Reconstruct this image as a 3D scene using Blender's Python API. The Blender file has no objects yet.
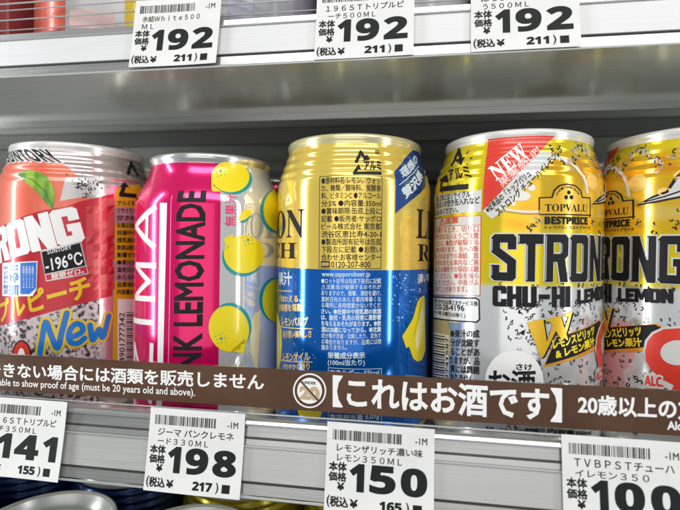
import bpy, bmesh, math, random, os
from mathutils import Vector, Matrix
from mathutils.geometry import tessellate_polygon
random.seed(7)
MM = 0.001
SC = bpy.context.scene
COL = SC.collection

# ------------------------------------------------------------------ camera
cam = bpy.data.cameras.new('camera')
cam.sensor_width = 36.0; cam.lens = 26.0
cam.clip_start = 0.01; cam.clip_end = 20
cam_ob = bpy.data.objects.new('camera', cam); COL.objects.link(cam_ob)
AX = ((0.98665324,0.01486154,-0.16215588),(0.1622881,-0.00816284,0.98670965),(0.01334037,-0.99985624,-0.01046575))
cam_ob.matrix_world = Matrix(((AX[0][0],-AX[0][1],-AX[0][2],27.5*MM),(AX[1][0],-AX[1][1],-AX[1][2],-213.55*MM),
                              (AX[2][0],-AX[2][1],-AX[2][2],77.2*MM),(0,0,0,1)))
cam.dof.use_dof = True; cam.dof.focus_distance = 0.182; cam.dof.aperture_fstop = 11
SC.camera = cam_ob
# ------------------------------------------------------------------ world and lamps
world = bpy.data.worlds.new('World'); SC.world = world; world.use_nodes = True
world.node_tree.nodes['Background'].inputs[0].default_value = (0.80, 0.86, 0.90, 1)
world.node_tree.nodes['Background'].inputs[1].default_value = 0.27
def lamp(name, loc, target, sx, sy, power, col=(1,1,1)):
    l = bpy.data.lights.new(name, 'AREA'); l.shape = 'RECTANGLE'; l.size = sx; l.size_y = sy; l.energy = power; l.color = col
    o = bpy.data.objects.new(name, l); COL.objects.link(o); o.location = loc
    o.rotation_euler = (Vector(target)-Vector(loc)).to_track_quat('-Z', 'Y').to_euler()
    return o
lamp('store_ceiling_lamp', (0.15,-0.75,0.85), (0,0,0.06), 1.2, 0.35, 8.8, (1.0,0.98,0.95))
lamp('door_strip_lamp', (-0.62,-0.26,0.10), (0,0,0.07), 0.07, 0.9, 3.4, (0.97,0.99,1.0))
lamp('door_strip_lamp', (0.62,-0.34,0.10), (0.05,0,0.07), 0.05, 0.9, 1.6, (0.97,0.99,1.0))
lamp('added_front_fill', (0.0,-1.0,0.12), (0,0,0.06), 0.9, 0.6, 1.5, (1.0,0.98,0.96))  # low front fill, added to brighten the can lids below
SC.view_settings.view_transform = 'Standard'
SC.view_settings.look = 'None'; SC.view_settings.gamma = 1; SC.view_settings.use_curve_mapping = False
SC.view_settings.exposure = 0.0

# ------------------------------------------------------------------ materials
MATS = {}
def mat(name, col, metal=0.0, rough=0.5, coat=0.0, ior=1.5):
    m = bpy.data.materials.new(name); m.use_nodes = True
    b = m.node_tree.nodes['Principled BSDF']
    b.inputs['Base Color'].default_value = (*col, 1); b.inputs['Metallic'].default_value = metal
    b.inputs['Roughness'].default_value = rough; b.inputs['Coat Weight'].default_value = coat
    b.inputs['Coat Roughness'].default_value = 0.08
    if name == 'black': b.inputs['Roughness'].default_value = .5; b.inputs['Coat Weight'].default_value = 0; b.inputs['Specular IOR Level'].default_value = .22
    MATS[name] = m
    return m
def nodes(m): return m.node_tree.nodes, m.node_tree.links, m.node_tree.nodes['Principled BSDF']
def noise_on(m, c1, c2, scale, lo=0.35, hi=0.65, stretch=(1,1,1), detail=3, bump=0.0, rough=None):
    N, L, b = nodes(m)
    tc = N.new('ShaderNodeTexCoord'); mp = N.new('ShaderNodeMapping'); mp.inputs['Scale'].default_value = stretch
    nz = N.new('ShaderNodeTexNoise'); nz.inputs['Scale'].default_value = scale; nz.inputs['Detail'].default_value = detail
    cr = N.new('ShaderNodeValToRGB'); cr.color_ramp.elements[0].position = lo; cr.color_ramp.elements[1].position = hi
    cr.color_ramp.elements[0].color = (*c1,1); cr.color_ramp.elements[1].color = (*c2,1)
    L.new(tc.outputs['Object'], mp.inputs[0]); L.new(mp.outputs[0], nz.inputs['Vector']); L.new(nz.outputs[0], cr.inputs[0])
    L.new(cr.outputs[0], b.inputs['Base Color'])
    if bump:
        bp = N.new('ShaderNodeBump'); bp.inputs['Strength'].default_value = bump; bp.inputs['Distance'].default_value = 0.0002
        L.new(nz.outputs[0], bp.inputs['Height']); L.new(bp.outputs[0], b.inputs['Normal'])
    if rough:
        mr = N.new('ShaderNodeMapRange'); mr.inputs['To Min'].default_value = rough[0]; mr.inputs['To Max'].default_value = rough[1]
        L.new(nz.outputs[0], mr.inputs[0]); L.new(mr.outputs[0], b.inputs['Roughness'])
    return m
INK = dict(metal=0.0, rough=0.35, coat=0.5)
for n, c in dict(white=(.86,.86,.84), black=(.012,.012,.014), pale=(.62,.72,.78), cream=(.80,.76,.68), silverlt=(.62,.62,.60),
                 skyblue=(.02,.17,.62), pinkd=(.78,.03,.20), pinkw=(.92,.62,.58), redd=(.62,.07,.05), bubble=(.35,.55,.75),
                 teal=(.0,.30,.33), teald=(.02,.24,.25), leafd=(.03,.16,.01), bluer=(.0,.16,.55), sky=(.16,.27,.45), tan=(.50,.42,.20),
                 pinklt=(.95,.2,.45), lemonlt=(.90,.82,.42), lemond=(.45,.28,.02), tan2=(.52,.40,.24)).items():
    mat(n, c, **INK)
mat('lemon', (.90,.72,.01), 0.05, .3, .5)
mat('yellow', (.82,.55,.02), 0.3, .3, .5)
mat('orange', (.80,.36,.03), 0.3, .3, .5)
mat('orangelt', (.86,.50,.03), 0.3, .3, .5)
mat('gold', (.80,.58,.22), 0.3, .3, .4)
mat('gold2', (.88,.52,.02), 0.4, .28, .5)
mat('redb', (.76,.05,.03), 0.2, .3, .5)
mat('silver', (.72,.72,.72), .7, .28)
mat('pink', (.86,.005,.15), .5, .18, .5)
mat('blued', (.01,.07,.30), .5, .25, .6)
mat('blue', (.0,.15,.62), .62, .13, .6)
mat('red', (.55,.02,.035), .3, .3, .5)
mat('redlt', (.62,.07,.08), .35, .3, .5)
mat('reddk', (.42,.01,.02), .3, .3, .5); mat('redlt2', (.60,.12,.11), .35, .3, .5)
noise_on(mat('leaf', (.1,.3,.02), 0, .4, .4), (.05,.22,.01), (.30,.48,.03), 260, stretch=(1,1,.4))
noise_on(mat('peach', (.8,.2,.1), .25, .32, .5), (.80,.13,.075), (.86,.25,.16), 55, stretch=(1,1,.5))
noise_on(mat('splash', (.6,.5,.5), .2, .32, .4), (.05,.035,.045), (.66,.57,.57), 560, .40, .53, detail=5)
noise_on(mat('peach_metal', (.8,.7,.7), .75, .2, .3), (.74,.62,.61), (.68,.60,.59), 40)
mat('zima_metal', (.90,.90,.88), .58, .07)
mat('gold_metal', (.92,.68,.13), .5, .14, .4)
mat('rim_white', (.80,.78,.74), .35, .25, .3); mat('rim_gold', (.84,.76,.42), .6, .22, .3); mat('rim_metal', (.78,.78,.77), .85, .2)
mat('lid_metal', (.80,.80,.77), .45, .3)
mat('dark_red_metal', (.25,.02,.02), .4, .3, .4); mat('peachy', (.78,.12,.07), .3, .3, .5); mat('lilac_metal', (.50,.46,.56), .6, .3, .3); mat('grape', (.34,.22,.42), .3, .3, .4)
mat('dark_blue_metal', (.004,.03,.13), .6, .25, .4); mat('olive_metal', (.55,.45,.03), .6, .25, .4)
# yellow can: yellow and orange lemon print above, bare silver below
m = mat('lemon_can', (.8,.6,.05), .5, .16, .4)
N, L, b = nodes(m)
tc = N.new('ShaderNodeTexCoord'); sp = N.new('ShaderNodeSeparateXYZ'); L.new(tc.outputs['Object'], sp.inputs[0])
mp = N.new('ShaderNodeMapping'); mp.inputs['Scale'].default_value = (1,1,1.7); L.new(tc.outputs['Object'], mp.inputs[0])
nz = N.new('ShaderNodeTexNoise'); nz.inputs['Scale'].default_value = 34; nz.inputs['Detail'].default_value = 5; nz.inputs['Distortion'].default_value = 1.2
L.new(mp.outputs[0], nz.inputs['Vector'])
cr = N.new('ShaderNodeValToRGB'); cr.color_ramp.elements[0].position = .34; cr.color_ramp.elements[0].color = (.87,.38,.012,1)
cr.color_ramp.elements[1].position = .70; cr.color_ramp.elements[1].color = (.90,.68,.16,1)
e = cr.color_ramp.elements.new(.52); e.color = (.90,.56,.018,1)
L.new(nz.outputs[0], cr.inputs[0])
def ramp(src, a, bb):
    r = N.new('ShaderNodeMapRange'); r.inputs['From Min'].default_value = a; r.inputs['From Max'].default_value = bb
    L.new(src, r.inputs[0]); return r.outputs[0]
def mix(f, a, bb):
    x = N.new('ShaderNodeMix'); x.data_type = 'RGBA'
    L.new(f, x.inputs['Factor'])
    for s, v in ((x.inputs['A'], a), (x.inputs['B'], bb)):
        if isinstance(v, tuple): s.default_value = (*v,1)
        else: L.new(v, s)
    return x.outputs['Result']
def mul(a, bb):
    x = N.new('ShaderNodeMath'); x.operation = 'MULTIPLY'; L.new(a, x.inputs[0]); L.new(bb, x.inputs[1]); return x.outputs[0]
f = mul(ramp(sp.outputs['X'], -.014, -.004), mul(ramp(sp.outputs['Z'], .083, .087), ramp(sp.outputs['Z'], .115, .111)))
top = mix(f, (.90,.71,.018), cr.outputs[0])
allc = mix(ramp(sp.outputs['Z'], .0642, .0662), (.80,.80,.80), top)
L.new(allc, b.inputs['Base Color'])
# brushed steel, plastic, paper
def brushed(name, c1, c2, metal, rough, bump=.12):
    return noise_on(mat(name, c1, metal, rough), c1, c2, 60, .3, .7, (.6,14,40), 4, bump, (rough*.75, rough*1.3))
brushed('brushed_steel', (.80,.83,.75), (.90,.92,.85), .6, .15)
brushed('light_steel', (.50,.50,.49), (.58,.58,.56), .7, .2)
brushed('mid_steel', (.44,.44,.43), (.54,.54,.52), .75, .22)
brushed('dark_steel', (.05,.055,.06), (.09,.09,.095), .7, .35)
brushed('panel_lit_white', (.60,.60,.61), (.68,.68,.68), .0, .35, .03)  # upper rail's brighter light put into a whiter panel colour
brushed('panel_silver', (.52,.52,.50), (.58,.58,.56), .55, .36, .05)
brushed('slat_grey', (.10,.11,.115), (.15,.155,.16), .4, .4)
mat('groove_grey', (.10,.10,.10), .3, .4)
brushed('slat_light', (.12,.125,.125), (.17,.17,.165), .6, .4)
mat('joint_black', (.01,.01,.011), .0, .6)
noise_on(mat('paper', (.82,.82,.82), 0, .55), (.70,.70,.69), (.75,.75,.735), 90, bump=.05)
noise_on(mat('brown', (.10,.045,.02), 0, .3, .15), (.070,.030,.014), (.098,.043,.020), 45, bump=.15, rough=(.18,.5))
mat('print_black', (.012,.013,.014), 0, .6).node_tree.nodes['Principled BSDF'].inputs['Specular IOR Level'].default_value = .2
m = bpy.data.materials.new('clear_acrylic'); m.use_nodes = True; N = m.node_tree.nodes; L = m.node_tree.links; N.clear()
out = N.new('ShaderNodeOutputMaterial'); mx = N.new('ShaderNodeMixShader'); tr = N.new('ShaderNodeBsdfTransparent'); gl = N.new('ShaderNodeBsdfGlossy')
fr = N.new('ShaderNodeFresnel'); fr.inputs[0].default_value = 1.49; tr.inputs[0].default_value = (.94,.95,.95,1); gl.inputs['Roughness'].default_value = .06
ge = N.new('ShaderNodeNewGeometry'); iv = N.new('ShaderNodeMath'); iv.operation = 'SUBTRACT'; iv.inputs[0].default_value = 1
L.new(ge.outputs['Backfacing'], iv.inputs[1]); fm = N.new('ShaderNodeMath'); fm.operation = 'MULTIPLY'
L.new(iv.outputs[0], fm.inputs[0]); L.new(fr.outputs[0], fm.inputs[1]); L.new(fm.outputs[0], mx.inputs[0])
L.new(tr.outputs[0], mx.inputs[1]); L.new(gl.outputs[0], mx.inputs[2]); L.new(mx.outputs[0], out.inputs[0])
MATS['clear_acrylic'] = m
mat('acrylic_edge', (.42,.43,.43), .2, .15, .8)

# ------------------------------------------------------------------ object helpers
def tag(o, label=None, cat=None, group=None, kind=None):
    if label: o['label'] = label
    if cat: o['category'] = cat
    if group: o['group'] = group
    if kind: o['kind'] = kind
    return o
def thing(name, loc, label, cat, group=None, rot=None):
    o = bpy.data.objects.new(name, None); COL.objects.link(o); o.location = [v*MM for v in loc]
    o.empty_display_size = .01
    if rot: o.rotation_euler = rot
    return tag(o, label, cat, group)
def link(name, me, parent=None, mats=None, smooth=False):
    for k in (mats or []): me.materials.append(MATS[k])
    if smooth:
        for p in me.polygons: p.use_smooth = True
    o = bpy.data.objects.new(name, me); COL.objects.link(o); o.parent = parent
    return o
def bm_obj(name, bm, parent, mats, smooth=False):
    me = bpy.data.meshes.new(name); bm.to_mesh(me); bm.free()
    return link(name, me, parent, mats, smooth)
def box(name, m, x0, x1, y0, y1, z0, z1, parent=None, bevel=.25):
    bm = bmesh.new(); bmesh.ops.create_cube(bm, size=1)
    for v in bm.verts: v.co = Vector(((x0+x1)/2+v.co.x*(x1-x0), (y0+y1)/2+v.co.y*(y1-y0), (z0+z1)/2+v.co.z*(z1-z0)))*MM
    if bevel: bmesh.ops.bevel(bm, geom=list(bm.edges), offset=bevel*MM, segments=2, affect='EDGES')
    return bm_obj(name, bm, parent, [m])
def prism(name, m, pts, x0, x1, parent=None):        # (y,z) outline run along x
    bm = bmesh.new(); a = [bm.verts.new((x0*MM,y*MM,z*MM)) for y,z in pts]; c = [bm.verts.new((x1*MM,y*MM,z*MM)) for y,z in pts]
    n = len(pts); bm.faces.new(a); bm.faces.new(c[::-1])
    for i in range(n): bm.faces.new((a[i],c[i],c[(i+1)%n],a[(i+1)%n]))
    bmesh.ops.recalc_face_normals(bm, faces=bm.faces)
    return bm_obj(name, bm, parent, [m])
def lathe(name, m, prof, parent=None, n=160):
    bm = bmesh.new(); rings = []
    for r, z in prof:
        if r < 1e-6: rings.append([bm.verts.new((0,0,z*MM))])
        else: rings.append([bm.verts.new((r*MM*math.sin(2*math.pi*k/n), -r*MM*math.cos(2*math.pi*k/n), z*MM)) for k in range(n)])
    for a, c in zip(rings, rings[1:]):
        for k in range(n):
            j = (k+1)%n
            if len(a)==1 and len(c)==1: continue
            if len(a)==1: bm.faces.new((a[0],c[j],c[k]))
            elif len(c)==1: bm.faces.new((a[k],a[j],c[0]))
            else: bm.faces.new((a[k],a[j],c[j],c[k]))
    return bm_obj(name, bm, parent, [m], True)

# ------------------------------------------------------------------ lettering
CACHE = {}
def glyphs(txt, w):
    key = (txt, w)
    if key in CACHE: return CACHE[key]
    def run(bev):
        c = bpy.data.curves.new('lettering', 'FONT'); c.body = txt; c.size = 1; c.resolution_u = 2 if len(txt) > 7 else 4
        c.bevel_depth = bev; c.bevel_resolution = 0
        o = bpy.data.objects.new('lettering', c); COL.objects.link(o)
        bpy.context.view_layer.update()
        me = bpy.data.meshes.new_from_object(o)
        vs = [tuple(v.co) for v in me.vertices]; fs = [tuple(p.vertices) for p in me.polygons if p.normal.z > 1e-4]
        if not bev and not fs: fs = [tuple(reversed(p.vertices)) for p in me.polygons]
        bpy.data.objects.remove(o); bpy.data.curves.remove(c); bpy.data.meshes.remove(me)
        return vs, fs
    vs, fs = run(0)
    x0 = min(v[0] for v in vs); x1 = max(v[0] for v in vs); y0 = min(v[1] for v in vs); y1 = max(v[1] for v in vs)
    if w:
        vs, fs = run(w)
        s = .010/w
    else: s = 0
    CACHE[key] = ([((v[0]-x0)/(x1-x0), (v[1]-y0)/(y1-y0), max(0,v[2])*s) for v in vs], fs)
    return CACHE[key]
class Sheet:                                          # flat artwork in mm, later laid on a can or a card
    def __init__(s): s.v = []; s.f = []; s.m = []; s.mats = []
    def mi(s, m):
        if m not in s.mats: s.mats.append(m)
        return s.mats.index(m)
    def add(s, vs, fs, m, h):
        o = len(s.v); k = s.mi(m)
        s.v += [(a, c, h+d) for a, c, d in vs]; s.f += [tuple(i+o for i in f) for f in fs]; s.m += [k]*len(fs)
    def text(s, txt, bl, br, tl, m, h, w=0):
        vs, fs = glyphs(txt, w)
        ex = (br[0]-bl[0], br[1]-bl[1]); ey = (tl[0]-bl[0], tl[1]-bl[1])
        s.add([(bl[0]+x*ex[0]+y*ey[0], bl[1]+x*ex[1]+y*ey[1], d) for x,y,d in vs], fs, m, h)
    def box_text(s, txt, x0, y0, x1, y1, m, h, w=0): s.text(txt, (x0,y0), (x1,y0), (x0,y1), m, h, w)
    def poly(s, loops, m, h):
        if not isinstance(loops[0][0], (tuple, list)): loops = [loops]
        L3 = [[Vector((p[0],p[1],0)) for p in l] for l in loops]
        tris = tessellate_polygon(L3); flat = [p for l in loops for p in l]
        fs = []
        for t in tris:
            a, c, d = [flat[i] for i in t]
            ar = (c[0]-a[0])*(d[1]-a[1])-(d[0]-a[0])*(c[1]-a[1])
            if abs(ar) > 1e-9: fs.append(tuple(t) if ar > 0 else tuple(reversed(t)))
        s.add([(p[0],p[1],0) for p in flat], fs, m, h)
    def stroke(s, pts, w, m, h, rd=None):
        if rd:
            P_ = [pts[0]]+list(pts)+[pts[-1]]; q = []
            for i in range(1, len(P_)-2):                # smooth hand-lettered curve through the points
                for k in range(4):
                    t = k/4; q.append(tuple(.5*(2*P_[i][j]+(P_[i+1][j]-P_[i-1][j])*t+(2*P_[i-1][j]-5*P_[i][j]+4*P_[i+1][j]-P_[i+2][j])*t*t+(3*P_[i][j]-P_[i-1][j]-3*P_[i+1][j]+P_[i+2][j])*t**3) for j in (0,1)))
            pts = q+[pts[-1]]
            for i, p in enumerate(pts): s.add([(p[0]+w/2*math.cos(k*math.pi/7), p[1]+w/2*math.sin(k*math.pi/7), 0) for k in range(14)], [tuple(range(14))], m, h+.004+.002*(i%3))
        for i, (a, c) in enumerate(zip(pts, pts[1:])):
            d = Vector((c[0]-a[0], c[1]-a[1])); l = d.length or 1; d /= l; n = Vector((-d.y, d.x))*w/2
            e = d*w*(0 if rd else .45)
            A = Vector(a)-(e if i else d*0); B = Vector(c)+(e if i < len(pts)-2 else d*0)
            s.add([(A.x-n.x,A.y-n.y,0),(B.x-n.x,B.y-n.y,0),(B.x+n.x,B.y+n.y,0),(A.x+n.x,A.y+n.y,0)], [(0,1,2,3)], m, h+.003*(i%3))
    def rect(s, x0, y0, x1, y1, m, h): s.add([(x0,y0,0),(x1,y0,0),(x1,y1,0),(x0,y1,0)], [(0,1,2,3)], m, h)
    def bm(s):
        bm = bmesh.new(); V = [bm.verts.new(v) for v in s.v]
        for f, k in zip(s.f, s.m):
            try: bm.faces.new([V[i] for i in f]).material_index = k
            except ValueError: pass
        return bm
    def wrap(s, name, parent, R):
        bm = s.bm(); us = [v[0] for v in s.v]; zs = [v[1] for v in s.v]
        def cut(axis, lo, hi, step):
            k = math.floor(lo/step)+1
            while k*step < hi:
                co = [0,0,0]; co[axis] = k*step; no = [0,0,0]; no[axis] = 1
                bmesh.ops.bisect_plane(bm, geom=bm.verts[:]+bm.edges[:]+bm.faces[:], plane_co=co, plane_no=no, dist=1e-5)
                k += 1
        if max(us)-min(us) > 2.2: cut(0, min(us), max(us), 2.0)
        if max(zs) > 93: cut(1, max(93, min(zs)), max(zs), .5)
        for v in bm.verts:
            u, z, h = v.co; r = R(z)+h; t = u/33.0
            v.co = Vector((r*math.sin(t), -r*math.cos(t), z))*MM
        return bm_obj(name, bm, parent, s.mats, True)
    def lay(s, name, parent, f):
        bm = s.bm()
        for v in bm.verts: v.co = Vector(f(*v.co))*MM
        return bm_obj(name, bm, parent, s.mats)
# artwork, in mm on each can's unrolled surface (u along the girth, z up) or on the notice band
ART = [
(1,'peach_print','P','peach',[[25.26,91.94],[24.78,86.61],[23.3,81.52],[20.91,76.97],[17.76,73.19],[13.96,70.37],[9.61,68.61],[4.77,67.97],[-0.61,68.47],[-6.71,70.07],[-14.34,72.74],[-26.19,76.46],[-25.9,81.09],[-25.72,86.23],[-25.66,91.64],[-25.72,97.12],[-25.89,102.42],[-26.17,107.33],[-26.56,111.62],[-13.69,113.43],[-4.82,114.66],[1.76,115.12],[7.61,114.55],[12.67,112.97],[17.19,110.23],[20.68,106.57],[23.15,102.15],[24.7,97.22]],{'l': 1}),
(1,'red_panel_print','P','red',[[-25.84,81.21],[-17.09,84.66],[-1.74,89.13],[8.27,92.13],[16.26,93.62],[21.45,96.19],[35.03,100.69],[34.76,80.21],[34.52,55.71],[18.02,51.84],[2.32,47.1],[-16.36,42.48],[-25.87,39.85]],{'l': 2}),
(1,'triangle_pattern_print','P','redlt',[[29.3,97.79],[32.18,98.55],[29.32,94.6]],{'l': 3}),
(1,'triangle_pattern_print','P','redlt',[[32.18,98.55],[32.2,95.33],[29.32,94.6]],{'l': 3}),
(1,'triangle_pattern_print','P','redlt2',[[32.27,98.03],[35.32,98.83],[32.29,94.81]],{'l': 3}),
(1,'triangle_pattern_print','P','redlt2',[[35.32,98.83],[35.34,95.57],[32.29,94.81]],{'l': 3}),
(1,'triangle_pattern_print','P','redlt',[[23.72,94.16],[26.4,94.83],[23.74,91.01]],{'l': 3}),
(1,'triangle_pattern_print','P','redlt',[[26.48,94.32],[29.24,95.02],[26.5,91.16]],{'l': 3}),
(1,'triangle_pattern_print','P','redlt2',[[29.24,95.02],[29.26,91.83],[26.5,91.16]],{'l': 3}),
(1,'triangle_pattern_print','P','redlt',[[29.32,94.51],[32.2,95.24],[29.35,91.32]],{'l': 3}),
(1,'triangle_pattern_print','P','reddk',[[32.29,94.72],[35.34,95.48],[32.32,91.5]],{'l': 3}),
(1,'triangle_pattern_print','P','redlt2',[[35.34,95.48],[35.37,92.22],[32.32,91.5]],{'l': 3}),
(1,'triangle_pattern_print','P','redlt',[[23.74,90.93],[26.42,91.58],[23.76,87.78]],{'l': 3}),
(1,'triangle_pattern_print','P','redlt',[[26.42,91.58],[26.44,88.41],[23.76,87.78]],{'l': 3}),
(1,'triangle_pattern_print','P','redlt',[[26.5,91.07],[29.26,91.74],[26.52,87.9]],{'l': 3}),
(1,'triangle_pattern_print','P','redlt',[[29.26,91.74],[29.29,88.55],[26.52,87.9]],{'l': 3}),
(1,'triangle_pattern_print','P','redlt',[[32.32,91.41],[35.37,92.13],[32.35,88.18]],{'l': 3}),
(1,'triangle_pattern_print','P','redlt2',[[35.37,92.13],[35.4,88.87],[32.35,88.18]],{'l': 3}),
(1,'triangle_pattern_print','P','redlt',[[23.76,87.7],[26.44,88.33],[23.78,84.55]],{'l': 3}),
(1,'triangle_pattern_print','P','redlt',[[26.44,88.33],[26.47,85.16],[23.78,84.55]],{'l': 3}),
(1,'triangle_pattern_print','P','redlt',[[26.52,87.82],[29.29,88.46],[26.55,84.65]],{'l': 3}),
(1,'triangle_pattern_print','P','redlt',[[29.29,88.46],[29.31,85.27],[26.55,84.65]],{'l': 3}),
(1,'triangle_pattern_print','P','redlt',[[29.37,87.95],[32.26,88.61],[29.4,84.75]],{'l': 3}),
(1,'triangle_pattern_print','P','redlt',[[32.26,88.61],[32.28,85.39],[29.4,84.75]],{'l': 3}),
(1,'triangle_pattern_print','P','redlt2',[[32.35,88.1],[35.4,88.78],[32.37,84.87]],{'l': 3}),
(1,'triangle_pattern_print','P','redlt2',[[35.4,88.78],[35.43,85.52],[32.37,84.87]],{'l': 3}),
(1,'triangle_pattern_print','P','redlt',[[23.78,84.47],[26.47,85.07],[23.81,81.32]],{'l': 3}),
(1,'triangle_pattern_print','P','redlt',[[26.47,85.07],[26.49,81.9],[23.81,81.32]],{'l': 3}),
(1,'triangle_pattern_print','P','reddk',[[29.31,85.18],[29.34,81.98],[26.57,81.39]],{'l': 3}),
(1,'triangle_pattern_print','P','redlt',[[32.29,85.3],[32.31,82.07],[29.42,81.47]],{'l': 3}),
(1,'triangle_pattern_print','P','redlt2',[[32.37,84.78],[35.43,85.43],[32.4,81.55]],{'l': 3}),
(1,'triangle_pattern_print','P','redlt',[[35.43,85.43],[35.46,82.17],[32.4,81.55]],{'l': 3}),
(1,'triangle_pattern_print','P','redlt2',[[23.81,81.23],[26.49,81.82],[23.83,78.08]],{'l': 3}),
(1,'triangle_pattern_print','P','reddk',[[26.49,81.82],[26.51,78.64],[23.83,78.08]],{'l': 3}),
(1,'triangle_pattern_print','P','redlt',[[29.34,81.9],[29.36,78.7],[26.6,78.13]],{'l': 3}),
(1,'triangle_pattern_print','P','redlt',[[29.42,81.38],[32.31,81.98],[29.45,78.18]],{'l': 3}),
(1,'triangle_pattern_print','P','reddk',[[32.4,81.46],[35.46,82.08],[32.43,78.23]],{'l': 3}),
(1,'triangle_pattern_print','P','redlt',[[23.83,78.0],[26.51,78.56],[23.85,74.85]],{'l': 3}),
(1,'triangle_pattern_print','P','redlt',[[26.51,78.56],[26.54,75.38],[23.85,74.85]],{'l': 3}),
(1,'triangle_pattern_print','P','reddk',[[26.6,78.04],[29.36,78.61],[26.62,74.87]],{'l': 3}),
(1,'triangle_pattern_print','P','reddk',[[29.36,78.61],[29.39,75.41],[26.62,74.87]],{'l': 3}),
(1,'triangle_pattern_print','P','redlt2',[[29.45,78.09],[32.34,78.67],[29.47,74.89]],{'l': 3}),
(1,'triangle_pattern_print','P','redlt',[[32.34,78.67],[32.37,75.43],[29.47,74.89]],{'l': 3}),
(1,'triangle_pattern_print','P','reddk',[[32.43,78.14],[35.49,78.72],[32.46,74.91]],{'l': 3}),
(1,'triangle_pattern_print','P','redlt',[[35.49,78.72],[35.52,75.46],[32.46,74.91]],{'l': 3}),
(1,'triangle_pattern_print','P','redlt',[[23.85,74.76],[26.54,75.3],[23.88,71.61]],{'l': 3}),
(1,'triangle_pattern_print','P','redlt',[[26.54,75.3],[26.56,72.12],[23.88,71.61]],{'l': 3}),
(1,'triangle_pattern_print','P','redlt',[[26.62,74.78],[29.39,75.32],[26.64,71.61]],{'l': 3}),
(1,'triangle_pattern_print','P','redlt',[[29.47,74.8],[32.37,75.35],[29.5,71.6]],{'l': 3}),
(1,'triangle_pattern_print','P','reddk',[[32.37,75.35],[32.39,72.11],[29.5,71.6]],{'l': 3}),
(1,'triangle_pattern_print','P','redlt',[[35.52,75.37],[35.55,72.1],[32.48,71.59]],{'l': 3}),
(1,'triangle_pattern_print','P','redlt',[[23.88,71.52],[26.56,72.04],[23.9,68.37]],{'l': 3}),
(1,'triangle_pattern_print','P','redlt',[[26.56,72.04],[26.59,68.86],[23.9,68.37]],{'l': 3}),
(1,'triangle_pattern_print','P','redlt2',[[26.64,71.52],[29.41,72.03],[26.67,68.34]],{'l': 3}),
(1,'triangle_pattern_print','P','redlt2',[[29.41,72.03],[29.44,68.83],[26.67,68.34]],{'l': 3}),
(1,'triangle_pattern_print','P','redlt',[[29.5,71.51],[32.39,72.03],[29.52,68.31]],{'l': 3}),
(1,'triangle_pattern_print','P','redlt',[[26.59,68.77],[26.61,65.6],[23.92,65.13]],{'l': 3}),
(1,'triangle_pattern_print','P','redlt',[[26.67,68.26],[29.44,68.74],[26.69,65.08]],{'l': 3}),
(1,'triangle_pattern_print','P','redlt2',[[29.44,68.74],[29.46,65.54],[26.69,65.08]],{'l': 3}),
(1,'triangle_pattern_print','P','reddk',[[29.52,68.22],[32.42,68.7],[29.55,65.02]],{'l': 3}),
(1,'triangle_pattern_print','P','reddk',[[32.42,68.7],[32.45,65.47],[29.55,65.02]],{'l': 3}),
(1,'triangle_pattern_print','P','redlt',[[32.51,68.18],[35.58,68.65],[32.54,64.94]],{'l': 3}),
(1,'triangle_pattern_print','P','reddk',[[35.58,68.65],[35.61,65.38],[32.54,64.94]],{'l': 3}),
(1,'triangle_pattern_print','P','reddk',[[23.92,65.04],[26.61,65.51],[23.94,61.89]],{'l': 3}),
(1,'triangle_pattern_print','P','redlt',[[26.61,65.51],[26.63,62.33],[23.94,61.89]],{'l': 3}),
(1,'triangle_pattern_print','P','redlt',[[29.47,65.45],[29.49,62.24],[26.71,61.81]],{'l': 3}),
(1,'triangle_pattern_print','P','redlt2',[[29.55,64.93],[32.45,65.38],[29.57,61.72]],{'l': 3}),
(1,'triangle_pattern_print','P','redlt2',[[32.45,65.38],[32.47,62.14],[29.57,61.72]],{'l': 3}),
(1,'triangle_pattern_print','P','redlt',[[32.54,64.85],[35.61,65.29],[32.56,61.61]],{'l': 3}),
(1,'triangle_pattern_print','P','redlt',[[35.61,65.29],[35.64,62.01],[32.56,61.61]],{'l': 3}),
(1,'triangle_pattern_print','P','redlt',[[23.95,61.8],[26.63,62.24],[23.97,58.64]],{'l': 3}),
(1,'triangle_pattern_print','P','redlt2',[[29.49,62.16],[29.52,58.95],[26.74,58.54]],{'l': 3}),
(1,'triangle_pattern_print','P','redlt',[[29.58,61.63],[32.47,62.05],[29.6,58.42]],{'l': 3}),
(1,'triangle_pattern_print','P','redlt2',[[32.47,62.05],[32.5,58.81],[29.6,58.42]],{'l': 3}),
(1,'triangle_pattern_print','P','redlt',[[35.64,61.92],[35.67,58.65],[32.59,58.28]],{'l': 3}),
(1,'leaf_print','P','leaf',[[-5.33,107.26],[-3.16,108.29],[0.42,108.93],[5.55,107.99],[8.93,105.97],[11.69,101.78],[12.11,97.22],[11.38,92.2],[9.44,94.23],[5.39,99.13],[0.93,102.86]],{'l': 3}),
(1,'leaf_print','S','leafd',[[-4.51,107.03],[3.07,104.53],[8.22,100.01],[10.99,93.85]],{'w': 0.35, 'l': 4}),
(1,'maker_lettering','T','white',[[-17.73,113.13],[15.54,112.45],[-26.86,118.74]],{'t': '𝗦𝗨𝗡𝗧𝗢𝗥𝗬', 'w': 0.085, 'l': 4}),
(1,'maker_lettering','T','black',[[-17.73,113.13],[15.54,112.45],[-26.86,118.74]],{'t': '𝗦𝗨𝗡𝗧𝗢𝗥𝗬', 'w': 0.02, 'l': 5}),
(1,'strong_lettering','B','white',[[-17.6,69.4],[23.2,79.9],[-21.2,83.2]],{'t': 'RONG', 'w': 0.8, 'l': 3}),
(1,'sticker_print','P','white',[[-13.67,69.68],[5.58,70.89],[5.25,59.24],[3.57,56.3],[-13.48,55.59]],{'l': 4}),
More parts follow.
